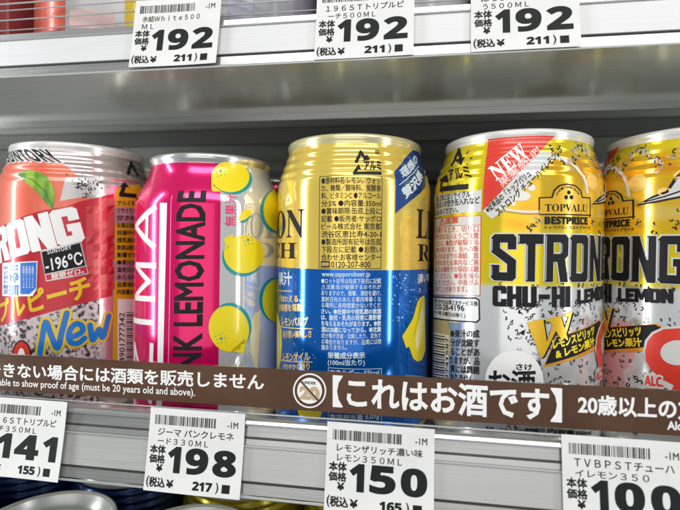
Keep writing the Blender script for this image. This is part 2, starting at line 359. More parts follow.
(1,'sticker_print','P','skyblue',[[-2.09,69.94],[5.17,70.47],[5.04,59.65],[2.25,57.1],[-1.99,56.99]],{'l': 5}),
(1,'sticker_print','T','skyblue',[[-3.0,56.53],[-3.11,69.08],[-8.19,56.31]],{'t': '当る!!', 'w': 0.03, 'l': 5}),
(1,'sticker_print','T','skyblue',[[-9.2,56.69],[-9.32,68.52],[-12.62,56.5]],{'t': '抽選で当たる', 'w': 0.01, 'l': 5}),
(1,'sticker_print','T','white',[[0.18,59.56],[0.11,68.73],[-0.87,59.53]],{'t': 'キャンペーン実施中', 'w': 0.01, 'l': 6}),
(1,'sticker_print','T','white',[[1.56,59.59],[1.49,68.75],[0.55,59.57]],{'t': 'キャンペーン実施中', 'w': 0.01, 'l': 6}),
(1,'sticker_print','T','white',[[2.9,59.62],[2.83,68.78],[1.92,59.6]],{'t': 'キャンペーン実施中', 'w': 0.01, 'l': 6}),
(1,'sticker_print','T','white',[[4.19,59.64],[4.13,68.79],[3.25,59.62]],{'t': 'キャンペーン実施中', 'w': 0.01, 'l': 6}),
(1,'temperature_badge','P','silver',[[6.62,75.27],[21.93,79.49],[24.87,65.45],[9.06,62.4]],{'l': 4}),
(1,'temperature_badge','P','black',[[7.19,74.66],[21.57,78.64],[23.7,69.09],[8.65,65.52]],{'l': 5}),
(1,'temperature_badge','P','red',[[8.85,65.1],[23.9,68.67],[24.49,65.89],[9.33,62.9]],{'l': 5}),
(1,'temperature_badge','T','silver',[[9.57,73.65],[18.6,76.06],[9.29,75.31]],{'t': '𝗦𝗨𝗡𝗧𝗢𝗥𝗬', 'w': 0, 'l': 6}),
(1,'temperature_badge','T','white',[[9.15,66.57],[22.75,69.74],[8.41,71.76]],{'t': '-196℃', 'w': 0.015, 'l': 6}),
(1,'temperature_badge','T','white',[[11.19,63.24],[23.16,65.91],[10.98,65.54]],{'t': '糖類ゼロ。', 'w': 0.012, 'l': 6}),
(1,'flavour_lettering','T','yellow',[[-15,44.3],[25.9,56.2],[-16.5,53]],{'t': 'プルピーチ', 'w': 0.035, 'l': 3}),
(1,'new_lettering','S','yellow',[[6.68,31.32],[7.44,37.16],[8.98,45.51],[10.96,40.48],[13.47,34.55],[15.12,41.21],[16.93,49.14]],{'w': 4.3, 'l': 4, 'rd': 1}),
(1,'new_lettering','S','yellow',[[17.74,38.78],[20.71,39.66],[22.76,41.22],[22.56,43.36],[20.68,44.54],[18.83,43.16],[17.73,40.26],[18.12,37.28],[19.99,36.1],[21.86,36.6],[23.54,38.17]],{'w': 4.3, 'l': 4, 'rd': 1}),
(1,'new_lettering','S','yellow',[[25.61,43.57],[26.42,37.91],[27.21,37.41],[29.16,41.54],[30.2,38.17],[31.03,38.3],[32.04,42.56],[33.07,46.84]],{'w': 4.3, 'l': 4, 'rd': 1}),
(1,'new_lettering','S','bluer',[[6.68,31.32],[7.44,37.16],[8.98,45.51],[10.96,40.48],[13.47,34.55],[15.12,41.21],[16.93,49.14]],{'w': 2.3, 'l': 5, 'rd': 1}),
(1,'new_lettering','S','bluer',[[17.74,38.78],[20.71,39.66],[22.76,41.22],[22.56,43.36],[20.68,44.54],[18.83,43.16],[17.73,40.26],[18.12,37.28],[19.99,36.1],[21.86,36.6],[23.54,38.17]],{'w': 2.3, 'l': 5, 'rd': 1}),
(1,'new_lettering','S','bluer',[[25.61,43.57],[26.42,37.91],[27.21,37.41],[29.16,41.54],[30.2,38.17],[31.03,38.3],[32.04,42.56],[33.07,46.84]],{'w': 2.3, 'l': 5, 'rd': 1}),
(1,'zero_print','P','black',[[3.32,30.85],[3.22,29.26],[2.91,27.75],[2.39,26.39],[1.69,25.24],[0.83,24.35],[-0.16,23.77],[-1.23,23.53],[-2.34,23.64],[-3.44,24.08],[-4.47,24.85],[-5.37,25.9],[-6.07,27.2],[-6.53,28.67],[-6.69,30.25],[-6.56,31.86],[-6.13,33.41],[-5.45,34.82],[-4.57,36.02],[-3.55,36.94],[-2.45,37.53],[-1.34,37.77],[-0.26,37.64],[0.74,37.16],[1.61,36.34],[2.33,35.24],[2.86,33.91],[3.2,32.42]],{'l': 3}),
(1,'zero_print','P','redb',[[2.71,30.83],[2.62,29.38],[2.35,28.01],[1.9,26.76],[1.29,25.71],[0.55,24.9],[-0.31,24.38],[-1.23,24.16],[-2.19,24.26],[-3.13,24.67],[-4.0,25.38],[-4.76,26.35],[-5.35,27.54],[-5.72,28.88],[-5.86,30.33],[-5.75,31.79],[-5.4,33.2],[-4.83,34.48],[-4.09,35.56],[-3.22,36.39],[-2.29,36.93],[-1.33,37.14],[-0.4,37.02],[0.46,36.58],[1.22,35.84],[1.84,34.84],[2.31,33.63],[2.6,32.27]],{'l': 4}),
(1,'zero_print','P','white',[[0.44,30.74],[0.4,29.9],[0.29,29.1],[0.09,28.38],[-0.18,27.77],[-0.5,27.3],[-0.86,27.0],[-1.25,26.88],[-1.65,26.95],[-2.03,27.21],[-2.38,27.63],[-2.68,28.21],[-2.91,28.91],[-3.05,29.7],[-3.11,30.54],[-3.07,31.38],[-2.93,32.19],[-2.72,32.92],[-2.43,33.53],[-2.09,34.0],[-1.71,34.3],[-1.31,34.42],[-0.92,34.35],[-0.55,34.09],[-0.22,33.65],[0.05,33.07],[0.26,32.37],[0.39,31.58]],{'l': 5}),
(1,'side_column_print','P','yellow',[[35.74,102.75],[41.55,104.76],[50.68,106.85],[48.21,80.53],[47.21,52.71],[45.69,19.62],[35.04,21.86],[35.21,53.72]],{'l': 2}),
(1,'side_column_print','P','silver',[[35.31,94.77],[47.32,95.77],[47.42,88.38],[35.37,87.72]],{'l': 3}),
(1,'side_column_print','P','silver',[[35.29,70.51],[47.65,70.32],[47.77,61.49],[35.36,62.11]],{'l': 3}),
(1,'side_column_print','P','white',[[37.05,54.03],[46.55,53.24],[46.93,23.05],[37.31,25.0]],{'l': 3}),
(1,'aluminium_mark','S','black',[[43.41,110.54],[48.35,116.41],[50.78,110.64]],{'w': 1.7, 'l': 4}),
(1,'aluminium_mark','S','black',[[40.29,105.54],[38.29,100.58],[46.6,100.77]],{'w': 1.9, 'l': 4}),
(1,'aluminium_mark','P','black',[[37.88,104.32],[40.75,106.51],[42.52,104.2]],{'l': 4}),
(1,'side_column_print','T','black',[[36.44,95.53],[46.01,96.35],[36.42,97.74]],{'t': 'アルミ缶', 'w': 0.02, 'l': 4}),
(1,'side_column_print','T','black',[[36.47,92.25],[46.05,92.95],[36.45,94.46]],{'t': 'リサイクル', 'w': 0.02, 'l': 4}),
(1,'side_column_print','T','black',[[36.5,88.98],[46.09,89.55],[36.48,91.19]],{'t': '空き缶', 'w': 0.02, 'l': 4}),
(1,'side_column_print','T','black',[[36.53,85.7],[46.14,86.14],[36.51,87.92]],{'t': 'お酒は20歳', 'w': 0.02, 'l': 4}),
(1,'side_column_print','T','black',[[36.56,82.42],[46.18,82.74],[36.54,84.64]],{'t': '妊娠中や', 'w': 0.02, 'l': 4}),
(1,'side_column_print','T','black',[[36.59,79.14],[46.22,79.33],[36.57,81.36]],{'t': '授乳期の', 'w': 0.02, 'l': 4}),
(1,'side_column_print','T','black',[[36.62,75.86],[46.26,75.92],[36.6,78.08]],{'t': '飲酒は胎児', 'w': 0.02, 'l': 4}),
(1,'side_column_print','T','black',[[36.65,72.58],[46.31,72.51],[36.63,74.8]],{'t': '影響する', 'w': 0.02, 'l': 4}),
(1,'side_column_print','T','black',[[36.68,69.29],[46.35,69.09],[36.66,71.51]],{'t': '●果汁分', 'w': 0.02, 'l': 4}),
(1,'side_column_print','T','black',[[36.71,66.01],[46.39,65.68],[36.69,68.23]],{'t': '直射日光', 'w': 0.02, 'l': 4}),
(1,'side_column_print','T','black',[[36.74,62.72],[46.43,62.26],[36.72,64.94]],{'t': 'あたる所', 'w': 0.02, 'l': 4}),
(1,'side_column_print','T','black',[[36.77,59.43],[46.48,58.84],[36.75,61.65]],{'t': '品質保持', 'w': 0.02, 'l': 4}),
(1,'side_column_print','T','black',[[36.8,56.14],[46.52,55.41],[36.78,58.36]],{'t': '内容量350', 'w': 0.02, 'l': 4}),
(1,'barcode_print','T','black',[[40.79,25.24],[40.57,47.43],[38.03,25.76]],{'t': '4901777342', 'w': 0.01, 'l': 4}),
(1,'barcode_print','P','black',[[41.35,47.8],[45.98,47.29],[45.99,46.92],[41.36,47.44]],{'l': 4}),
(1,'barcode_print','P','black',[[41.37,46.76],[45.99,46.23],[46.0,45.58],[41.37,46.12]],{'l': 4}),
(1,'barcode_print','P','black',[[41.38,45.72],[46.01,45.16],[46.01,44.84],[41.38,45.4]],{'l': 4}),
(1,'barcode_print','P','black',[[41.39,44.67],[46.02,44.1],[46.03,43.73],[41.39,44.31]],{'l': 4}),
(1,'barcode_print','P','black',[[41.4,43.63],[46.03,43.03],[46.04,42.39],[41.4,42.99]],{'l': 4}),
(1,'barcode_print','P','black',[[41.41,42.58],[46.05,41.97],[46.05,41.65],[41.41,42.27]],{'l': 4}),
(1,'barcode_print','P','black',[[41.42,41.54],[46.06,40.91],[46.06,40.54],[41.42,41.18]],{'l': 4}),
(1,'barcode_print','P','black',[[41.43,40.5],[46.07,39.84],[46.08,39.19],[41.44,39.86]],{'l': 4}),
(1,'barcode_print','P','black',[[41.44,39.45],[46.09,38.78],[46.09,38.45],[41.44,39.13]],{'l': 4}),
(1,'barcode_print','P','black',[[41.45,38.41],[46.1,37.71],[46.1,37.34],[41.46,38.04]],{'l': 4}),
(1,'barcode_print','P','black',[[41.46,37.36],[46.11,36.65],[46.12,36.0],[41.47,36.73]],{'l': 4}),
(1,'barcode_print','P','black',[[41.47,36.32],[46.13,35.58],[46.13,35.26],[41.48,36.0]],{'l': 4}),
(1,'barcode_print','P','black',[[41.48,35.27],[46.14,34.51],[46.14,34.14],[41.49,34.91]],{'l': 4}),
(1,'barcode_print','P','black',[[41.49,34.23],[46.15,33.45],[46.16,32.8],[41.5,33.59]],{'l': 4}),
(1,'barcode_print','P','black',[[41.51,33.18],[46.16,32.38],[46.17,32.06],[41.51,32.86]],{'l': 4}),
(1,'barcode_print','P','black',[[41.52,32.14],[46.18,31.32],[46.18,30.94],[41.52,31.77]],{'l': 4}),
(1,'barcode_print','P','black',[[41.53,31.09],[46.19,30.25],[46.2,29.6],[41.53,30.45]],{'l': 4}),
(1,'barcode_print','P','black',[[41.54,30.04],[46.2,29.18],[46.21,28.86],[41.54,29.72]],{'l': 4}),
(1,'barcode_print','P','black',[[41.55,29.0],[46.22,28.11],[46.22,27.74],[41.55,28.63]],{'l': 4}),
(1,'barcode_print','P','black',[[41.56,27.95],[46.23,27.05],[46.24,26.4],[41.57,27.31]],{'l': 4}),
(1,'barcode_print','P','black',[[41.57,26.9],[46.24,25.98],[46.25,25.65],[41.57,26.58]],{'l': 4}),
(1,'barcode_print','P','black',[[41.58,25.86],[46.26,24.91],[46.26,24.54],[41.59,25.49]],{'l': 4}),
(2,'pink_panel_print','P','pink',[[-32.26,114.58],[-18.4,114.09],[-3.38,113.2],[7.54,113.15],[18.0,112.99],[17.37,80.49],[17.15,44.64],[15.93,9.59],[-31.37,5.2],[-31.32,54.86]],{'l': 1}),
(2,'brand_lettering','S','white',[[-9.39,92.55],[-24.95,85.02],[-9.74,76.16]],{'w': 2.5, 'l': 2}),
(2,'brand_lettering','S','white',[[-14.91,89.28],[-15.12,80.16]],{'w': 2.0, 'l': 2}),
(2,'brand_lettering','S','white',[[-25.22,69.06],[-9.09,69.17]],{'w': 2.2, 'l': 2}),
(2,'brand_lettering','S','white',[[-25.57,55.35],[-9.48,55.93]],{'w': 2.2, 'l': 2}),
(2,'brand_lettering','S','white',[[-24.44,68.88],[-13.16,62.79],[-24.78,55.84]],{'w': 2.2, 'l': 2}),
(2,'brand_lettering','S','white',[[-28.25,45.73],[-10.2,46.45]],{'w': 2.2, 'l': 2}),
(2,'brand_lettering','S','white',[[-25.77,36.75],[-24.89,11.14]],{'w': 2.2, 'l': 2}),
(2,'brand_lettering','S','white',[[-11.26,38.3],[-11.84,13.97]],{'w': 2.2, 'l': 2}),
(2,'brand_lettering','S','white',[[-25.75,36.32],[-11.85,14.77]],{'w': 2.0, 'l': 2}),
(2,'stripe_print','P','white',[[-7.57,93.91],[-4.1,93.85],[-5.25,28.47],[-5.76,9.24],[-8.61,8.84],[-8.04,28.19]],{'l': 2}),
(2,'stripe_print','S','pinklt',[[-2.3,96.87],[-2.49,56.46],[-2.98,16.72]],{'w': 0.35, 'l': 2}),
(2,'flavour_lettering','T','black',[[10.1,21.08],[11.34,98.67],[-0.77,20.87]],{'t': 'PINK LEMONADE', 'w': 0.03, 'l': 2}),
(2,'juice_text','T','pinkd',[[23.5,85.25],[23.86,98.28],[18.93,85.1]],{'t': '無果汁', 'w': 0.012, 'l': 2}),
(2,'lemon_print','P','teal',[[34.74,105.71],[33.67,104.09],[32.11,102.51],[30.28,101.06],[28.33,99.84],[26.36,98.9],[24.41,98.27],[22.52,97.98],[20.73,98.03],[19.09,98.41],[17.64,99.11],[16.44,100.09],[15.52,101.29],[14.94,102.68],[14.74,104.16],[14.97,105.66],[15.66,107.11],[16.79,108.43],[18.31,109.56],[20.16,110.44],[22.24,111.07],[24.5,111.41],[26.84,111.45],[29.17,111.19],[31.37,110.63],[33.25,109.77],[34.55,108.64],[35.08,107.26]],{'l': 2}),
(2,'lemon_print','P','lemon',[[33.32,106.45],[32.38,104.85],[30.92,103.27],[29.15,101.83],[27.25,100.61],[25.3,99.67],[23.36,99.04],[21.47,98.75],[19.69,98.81],[18.04,99.2],[16.57,99.9],[15.34,100.88],[14.38,102.1],[13.75,103.49],[13.52,104.97],[13.72,106.47],[14.38,107.91],[15.48,109.2],[16.98,110.31],[18.79,111.18],[20.84,111.79],[23.05,112.12],[25.34,112.15],[27.6,111.88],[29.73,111.31],[31.58,110.46],[32.92,109.33],[33.53,107.98]],{'l': 3}),
(2,'lemon_print','P','lemon',[[13.57,104.75],[14.67,100.92],[17.6,98.86],[14.45,98.71],[13.73,99.39]],{'l': 3}),
(2,'lemon_print','P','teal',[[18.67,107.62],[18.43,107.18],[17.92,106.97],[17.44,107.12],[17.25,107.53],[17.47,107.97],[17.98,108.17],[18.48,108.03]],{'l': 4}),
(2,'lemon_print','P','teald',[[20.36,107.73],[20.17,107.53],[19.8,107.5],[19.64,107.68],[19.83,107.88],[20.19,107.9]],{'l': 4}),
(2,'lemon_print','P','teald',[[20.39,106.14],[20.2,105.94],[19.84,105.92],[19.69,106.1],[19.88,106.3],[20.24,106.32]],{'l': 4}),
(2,'lemon_print','P','teald',[[18.54,105.91],[18.35,105.71],[18.01,105.69],[17.85,105.87],[18.03,106.07],[18.38,106.09]],{'l': 4}),
(2,'lemon_print','P','teald',[[16.77,105.38],[16.6,105.18],[16.26,105.17],[16.1,105.35],[16.27,105.54],[16.61,105.56]],{'l': 4}),
(2,'lemon_print','P','teald',[[16.4,106.91],[16.22,106.71],[15.87,106.69],[15.7,106.87],[15.88,107.07],[16.23,107.09]],{'l': 4}),
(2,'lemon_print','P','teald',[[15.64,108.3],[15.46,108.1],[15.11,108.09],[14.94,108.26],[15.11,108.45],[15.47,108.47]],{'l': 4}),
(2,'lemon_print','P','teald',[[17.36,109.02],[17.18,108.83],[16.82,108.81],[16.65,108.98],[16.83,109.17],[17.19,109.19]],{'l': 4}),
(2,'lemon_print','P','teald',[[18.94,110.0],[18.76,109.81],[18.39,109.79],[18.21,109.96],[18.4,110.15],[18.76,110.17]],{'l': 4}),
(2,'lemon_print','P','teald',[[19.96,108.78],[19.77,108.58],[19.41,108.56],[19.24,108.73],[19.43,108.93],[19.79,108.95]],{'l': 4}),
(2,'lemon_print','P','teal',[[36.03,71.21],[35.28,69.52],[34.06,68.02],[32.46,66.78],[30.62,65.86],[28.64,65.31],[26.64,65.13],[24.7,65.33],[22.9,65.9],[21.31,66.81],[19.98,68.0],[18.98,69.43],[18.33,71.03],[18.07,72.71],[18.19,74.4],[18.71,76.02],[19.59,77.48],[20.8,78.73],[22.3,79.69],[24.04,80.33],[25.93,80.59],[27.92,80.48],[29.92,79.98],[31.82,79.11],[33.52,77.91],[34.89,76.44],[35.82,74.76],[36.22,72.99]],{'l': 2}),
(2,'lemon_print','P','lemon',[[36.91,72.54],[36.14,70.85],[34.88,69.34],[33.24,68.09],[31.35,67.17],[29.34,66.6],[27.31,66.42],[25.34,66.62],[23.52,67.18],[21.92,68.09],[20.59,69.28],[19.58,70.71],[18.92,72.3],[18.66,73.99],[18.79,75.68],[19.3,77.3],[20.19,78.77],[21.41,80.02],[22.92,80.99],[24.67,81.63],[26.59,81.91],[28.61,81.8],[30.64,81.31],[32.58,80.45],[34.32,79.25],[35.74,77.78],[36.7,76.11],[37.11,74.33]],{'l': 3}),
(2,'lemon_print','P','lemon',[[18.58,80.11],[22.47,82.2],[20.48,74.15]],{'l': 3}),
(2,'lemon_print','P','teal',[[29.41,79.93],[29.22,79.52],[28.75,79.34],[28.28,79.5],[28.08,79.9],[28.27,80.31],[28.73,80.49],[29.21,80.33]],{'l': 4}),
(2,'lemon_print','P','teald',[[31.04,79.96],[30.87,79.78],[30.52,79.77],[30.34,79.95],[30.52,80.13],[30.87,80.14]],{'l': 4}),
(2,'lemon_print','P','teald',[[31.25,78.45],[31.07,78.27],[30.72,78.26],[30.54,78.44],[30.72,78.62],[31.07,78.63]],{'l': 4}),
(2,'lemon_print','P','teald',[[29.43,78.31],[29.26,78.13],[28.92,78.13],[28.75,78.3],[28.92,78.48],[29.25,78.49]],{'l': 4}),
(2,'lemon_print','P','teald',[[27.74,77.89],[27.58,77.71],[27.26,77.7],[27.1,77.88],[27.26,78.06],[27.58,78.06]],{'l': 4}),
(2,'lemon_print','P','teald',[[27.31,79.34],[27.15,79.16],[26.83,79.15],[26.67,79.33],[26.83,79.51],[27.15,79.51]],{'l': 4}),
(2,'lemon_print','P','teald',[[26.58,80.68],[26.42,80.5],[26.11,80.5],[25.95,80.67],[26.1,80.85],[26.42,80.86]],{'l': 4}),
(2,'lemon_print','P','teald',[[28.13,81.33],[27.97,81.15],[27.64,81.14],[27.48,81.31],[27.64,81.49],[27.96,81.5]],{'l': 4}),
(2,'lemon_print','P','teald',[[29.56,82.23],[29.39,82.05],[29.06,82.04],[28.89,82.21],[29.05,82.39],[29.39,82.4]],{'l': 4}),
(2,'lemon_print','P','teald',[[30.58,80.99],[30.41,80.81],[30.06,80.8],[29.89,80.98],[30.06,81.16],[30.4,81.17]],{'l': 4}),
(2,'lemon_print','P','teal',[[30.7,46.46],[31.0,44.32],[30.8,42.25],[30.13,40.37],[29.03,38.77],[27.59,37.52],[25.92,36.69],[24.1,36.3],[22.23,36.35],[20.4,36.84],[18.69,37.75],[17.17,39.02],[15.91,40.6],[14.95,42.42],[14.34,44.4],[14.11,46.44],[14.26,48.44],[14.8,50.31],[15.69,51.95],[16.9,53.27],[18.37,54.22],[20.05,54.74],[21.85,54.79],[23.72,54.36],[25.55,53.47],[27.26,52.17],[28.76,50.5],[29.93,48.56]],{'l': 2}),
(2,'lemon_print','P','lemon',[[29.49,45.34],[29.77,43.2],[29.58,41.14],[28.93,39.26],[27.86,37.67],[26.46,36.42],[24.82,35.58],[23.04,35.18],[21.2,35.23],[19.39,35.71],[17.7,36.61],[16.19,37.87],[14.93,39.45],[13.98,41.27],[13.37,43.24],[13.14,45.27],[13.29,47.27],[13.83,49.14],[14.72,50.78],[15.92,52.11],[17.38,53.06],[19.04,53.57],[20.83,53.62],[22.66,53.2],[24.46,52.32],[26.14,51.02],[27.6,49.36],[28.74,47.43]],{'l': 3}),
(2,'lemon_print','P','lemon',[[21.74,35.52],[28.77,40.53],[27.45,34.11]],{'l': 3}),
(2,'lemon_print','P','teal',[[18.56,40.77],[18.4,40.39],[18.0,40.24],[17.6,40.43],[17.43,40.84],[17.59,41.22],[17.99,41.36],[18.39,41.18]],{'l': 4}),
(2,'lemon_print','P','teald',[[19.9,40.69],[19.76,40.52],[19.47,40.54],[19.33,40.73],[19.47,40.89],[19.75,40.87]],{'l': 4}),
(2,'lemon_print','P','teald',[[20.06,39.2],[19.92,39.04],[19.64,39.06],[19.49,39.24],[19.63,39.41],[19.92,39.39]],{'l': 4}),
(2,'lemon_print','P','teald',[[18.57,39.19],[18.43,39.03],[18.14,39.05],[18.0,39.23],[18.14,39.39],[18.42,39.38]],{'l': 4}),
(2,'lemon_print','P','teald',[[17.14,38.89],[17.0,38.72],[16.72,38.74],[16.58,38.92],[16.72,39.08],[17.0,39.07]],{'l': 4}),
(2,'lemon_print','P','teald',[[16.77,40.33],[16.63,40.17],[16.35,40.18],[16.21,40.36],[16.35,40.53],[16.63,40.51]],{'l': 4}),
(2,'lemon_print','P','teald',[[16.13,41.7],[16.0,41.53],[15.72,41.54],[15.58,41.72],[15.72,41.89],[15.99,41.88]],{'l': 4}),
(2,'lemon_print','P','teald',[[17.47,42.23],[17.33,42.06],[17.05,42.07],[16.91,42.25],[17.05,42.42],[17.33,42.41]],{'l': 4}),
(2,'lemon_print','P','teald',[[18.68,43.01],[18.54,42.84],[18.26,42.86],[18.12,43.04],[18.25,43.2],[18.54,43.19]],{'l': 4}),
(2,'lemon_print','P','teald',[[19.52,41.73],[19.38,41.56],[19.1,41.58],[18.95,41.76],[19.09,41.93],[19.38,41.91]],{'l': 4}),
(2,'lemon_print','P','teal',[[60.27,94.15],[60.29,91.86],[60.38,89.68],[60.51,87.72],[60.69,86.08],[60.91,84.83],[52.81,83.8],[47.6,83.39],[43.93,83.51],[41.06,84.11],[38.79,85.14],[37.05,86.53],[35.8,88.23],[35.04,90.13],[34.77,92.16],[35.06,94.23],[36.25,96.3],[38.38,98.28],[41.55,100.1],[46.05,101.72],[53.73,103.26],[61.44,104.34],[61.19,104.11],[60.94,103.36],[60.72,102.15],[60.53,100.54],[60.39,98.6],[60.3,96.43]],{'l': 2}),
(2,'lemon_print','P','lemon',[[60.06,94.62],[60.09,92.34],[60.17,90.16],[60.31,88.2],[60.49,86.56],[60.7,85.32],[60.95,84.53],[51.48,83.96],[46.74,84.04],[43.4,84.62],[40.87,85.65],[38.96,87.05],[37.62,88.74],[36.8,90.66],[36.51,92.7],[36.93,94.8],[38.38,96.91],[40.95,98.96],[44.9,100.88],[51.46,102.74],[61.5,104.55],[61.24,104.83],[60.98,104.59],[60.74,103.84],[60.52,102.63],[60.33,101.01],[60.19,99.07],[60.1,96.91]],{'l': 3}),
(2,'lemon_print','P','teal',[[60.4,52.95],[60.42,50.65],[60.5,48.46],[60.63,46.48],[60.8,44.82],[60.3,43.67],[50.87,44.29],[46.57,44.65],[43.29,45.32],[40.66,46.36],[38.55,47.72],[36.92,49.37],[35.74,51.24],[35.02,53.26],[34.76,55.33],[34.96,57.37],[35.61,59.29],[36.72,60.98],[38.29,62.37],[40.33,63.39],[42.88,63.96],[46.05,64.04],[50.15,63.58],[57.12,62.42],[60.83,60.96],[60.65,59.35],[60.52,57.41],[60.43,55.24]],{'l': 2}),
(2,'lemon_print','P','lemon',[[60.19,52.51],[60.22,50.21],[60.3,48.02],[60.42,46.04],[60.59,44.38],[60.8,43.12],[57.63,42.84],[50.1,43.7],[46.01,44.52],[42.97,45.64],[40.62,47.06],[38.84,48.75],[37.57,50.65],[36.81,52.69],[36.53,54.78],[36.74,56.83],[37.44,58.75],[38.63,60.45],[40.34,61.84],[42.6,62.84],[45.53,63.39],[49.41,63.42],[55.81,62.79],[60.83,61.72],[60.62,60.52],[60.44,58.9],[60.31,56.97],[60.23,54.8]],{'l': 3}),
(2,'lemon_print','P','teal',[[23.7,86.67],[26.78,87.81],[30.55,90.65],[30.32,89.41],[27.25,86.81]],{'l': 2}),
(2,'lemon_print','P','lemon',[[24.13,87.09],[25.4,90.38],[27.18,92.3],[30.04,91.86],[30.55,90.24],[27.24,88.03]],{'l': 3}),
(3,'blue_panel_print','P','blue',[[-39.98,68.28],[49.43,69.53],[49.23,-10.02],[-40.11,-12.13]],{'l': 1, 'full': 1}),
(3,'ingredient_text','T','black',[[-8.04,101.79],[14.5,101.9],[-8.15,104.38]],{'t': '●原材料名:レモン、ウォッ', 'w': 0.012, 'l': 1}),
(3,'ingredient_text','T','black',[[-7.99,99.04],[14.73,99.18],[-8.03,101.53]],{'t': 'カ、糖類／酸味料、炭酸香', 'w': 0.012, 'l': 1}),
(3,'ingredient_text','T','black',[[-7.94,96.17],[14.77,96.33],[-7.98,98.65]],{'t': '料、ビタミンC ●アルコール', 'w': 0.012, 'l': 1}),
(3,'ingredient_text','T','black',[[-7.9,93.29],[14.82,93.47],[-7.94,95.77]],{'t': '分:5% ●内容量:350ml', 'w': 0.012, 'l': 1}),
(3,'ingredient_text','T','black',[[-7.86,90.41],[14.86,90.61],[-7.9,92.89]],{'t': '●賞味期限:缶底上段に', 'w': 0.012, 'l': 1}),
(3,'ingredient_text','T','black',[[-7.82,87.53],[14.9,87.75],[-7.86,90.01]],{'t': '記載 ●販売者:サッポロ', 'w': 0.012, 'l': 1}),
(3,'ingredient_text','T','black',[[-7.78,84.64],[14.95,84.89],[-7.82,87.13]],{'t': 'ビール株式会社 東京都', 'w': 0.012, 'l': 1}),
(3,'ingredient_text','T','black',[[-7.74,81.76],[14.99,82.03],[-7.77,84.25]],{'t': '渋谷区恵比寿4-20-1', 'w': 0.012, 'l': 1}),
(3,'ingredient_text','T','black',[[-7.7,78.88],[15.04,79.17],[-7.73,81.37]],{'t': '●製造所固有記号は缶底', 'w': 0.012, 'l': 1}),
(3,'ingredient_text','T','black',[[-7.66,76.0],[15.08,76.3],[-7.69,78.49]],{'t': '下段左に記載 ●お問い', 'w': 0.012, 'l': 1}),
(3,'ingredient_text','T','black',[[-7.62,73.12],[15.12,73.44],[-7.65,75.6]],{'t': '合わせ:お客様センター', 'w': 0.012, 'l': 1}),
(3,'ingredient_text','T','black',[[-3.64,70.56],[11.13,70.78],[-3.67,72.8]],{'t': '0120-207-800', 'w': 0.012, 'l': 1}),
(3,'ingredient_text','P','black',[[-7.82,72.91],[-4.25,72.98],[-4.22,70.66],[-7.78,70.57]],{'l': 1}),
(3,'ingredient_text','T','gold',[[-7.38,71.11],[-4.61,71.17],[-7.4,72.35]],{'t': '∞∞', 'w': 0.02, 'l': 2}),
(3,'text_frame','S','black',[[-8.86,104.81],[15.19,104.89]],{'w': 0.22, 'l': 1}),
(3,'text_frame','S','black',[[15.19,104.89],[15.17,70.38]],{'w': 0.22, 'l': 1}),
(3,'text_frame','S','black',[[15.17,70.38],[-8.6,70.24]],{'w': 0.22, 'l': 1}),
(3,'text_frame','S','black',[[-8.6,70.24],[-8.86,104.81]],{'w': 0.22, 'l': 1}),
(3,'website_text','T','pale',[[-7.32,66.51],[11.0,66.86],[-7.35,68.96]],{'t': 'www.sapporobeer.jp', 'w': 0.012, 'l': 2}),
(3,'caution_text','T','pale',[[-7.49,64.47],[15.25,64.83],[-7.52,66.43]],{'t': '●ロット記号は缶底下段右に記載', 'w': 0.01, 'l': 2}),
(3,'caution_text','T','pale',[[-7.46,62.19],[15.29,62.56],[-7.49,64.15]],{'t': '⚠注意:缶が破損するおそれが', 'w': 0.01, 'l': 2}),
(3,'caution_text','T','pale',[[-7.43,59.9],[15.32,60.29],[-7.46,61.87]],{'t': 'ありますので、衝撃、凍結を避け、', 'w': 0.01, 'l': 2}),
(3,'caution_text','T','pale',[[-7.4,57.62],[15.36,58.02],[-7.42,59.58]],{'t': '直射日光のあたる車内等暑くな', 'w': 0.01, 'l': 2}),
(3,'caution_text','T','pale',[[-7.36,55.34],[15.39,55.75],[-7.39,57.3]],{'t': 'る場所に長時間置かないでくだ', 'w': 0.01, 'l': 2}),
(3,'caution_text','T','pale',[[-7.33,53.06],[15.43,53.47],[-7.36,55.02]],{'t': 'さい。●妊娠中や授乳期の飲酒', 'w': 0.03, 'l': 2}),
(3,'caution_text','T','pale',[[-7.3,50.78],[15.46,51.2],[-7.33,52.74]],{'t': 'は、胎児・乳児の発育に悪影響', 'w': 0.03, 'l': 2}),
(3,'caution_text','T','pale',[[-7.27,48.49],[15.5,48.92],[-7.29,50.46]],{'t': 'を与えるおそれがあります。●飲', 'w': 0.03, 'l': 2}),
(3,'caution_text','T','pale',[[-7.23,46.21],[15.53,46.65],[-7.26,48.17]],{'t': '酒は20歳になってから。●沈澱', 'w': 0.03, 'l': 2}),
(3,'caution_text','T','pale',[[-7.2,43.93],[15.57,44.37],[-7.23,45.89]],{'t': '成分等が浮遊・沈殿したり、変色す', 'w': 0.01, 'l': 2}),
(3,'caution_text','T','pale',[[-7.17,41.64],[15.6,42.09],[-7.2,43.61]],{'t': 'る場合がありますが、品質には問', 'w': 0.01, 'l': 2}),
(3,'caution_text','T','pale',[[-7.14,39.42],[2.74,40.0],[-7.16,41.3]],{'t': '題ありません。', 'w': 0.01, 'l': 2}),
(3,'nutrition_text','T','pale',[[-4.52,36.43],[9.38,36.88],[-4.55,38.8]],{'t': '栄養成分表示', 'w': 0.03, 'l': 2}),
(3,'nutrition_text','T','pale',[[-4.48,33.53],[9.42,34.0],[-4.52,36.09]],{'t': '(100ml当たり)', 'w': 0.02, 'l': 2}),
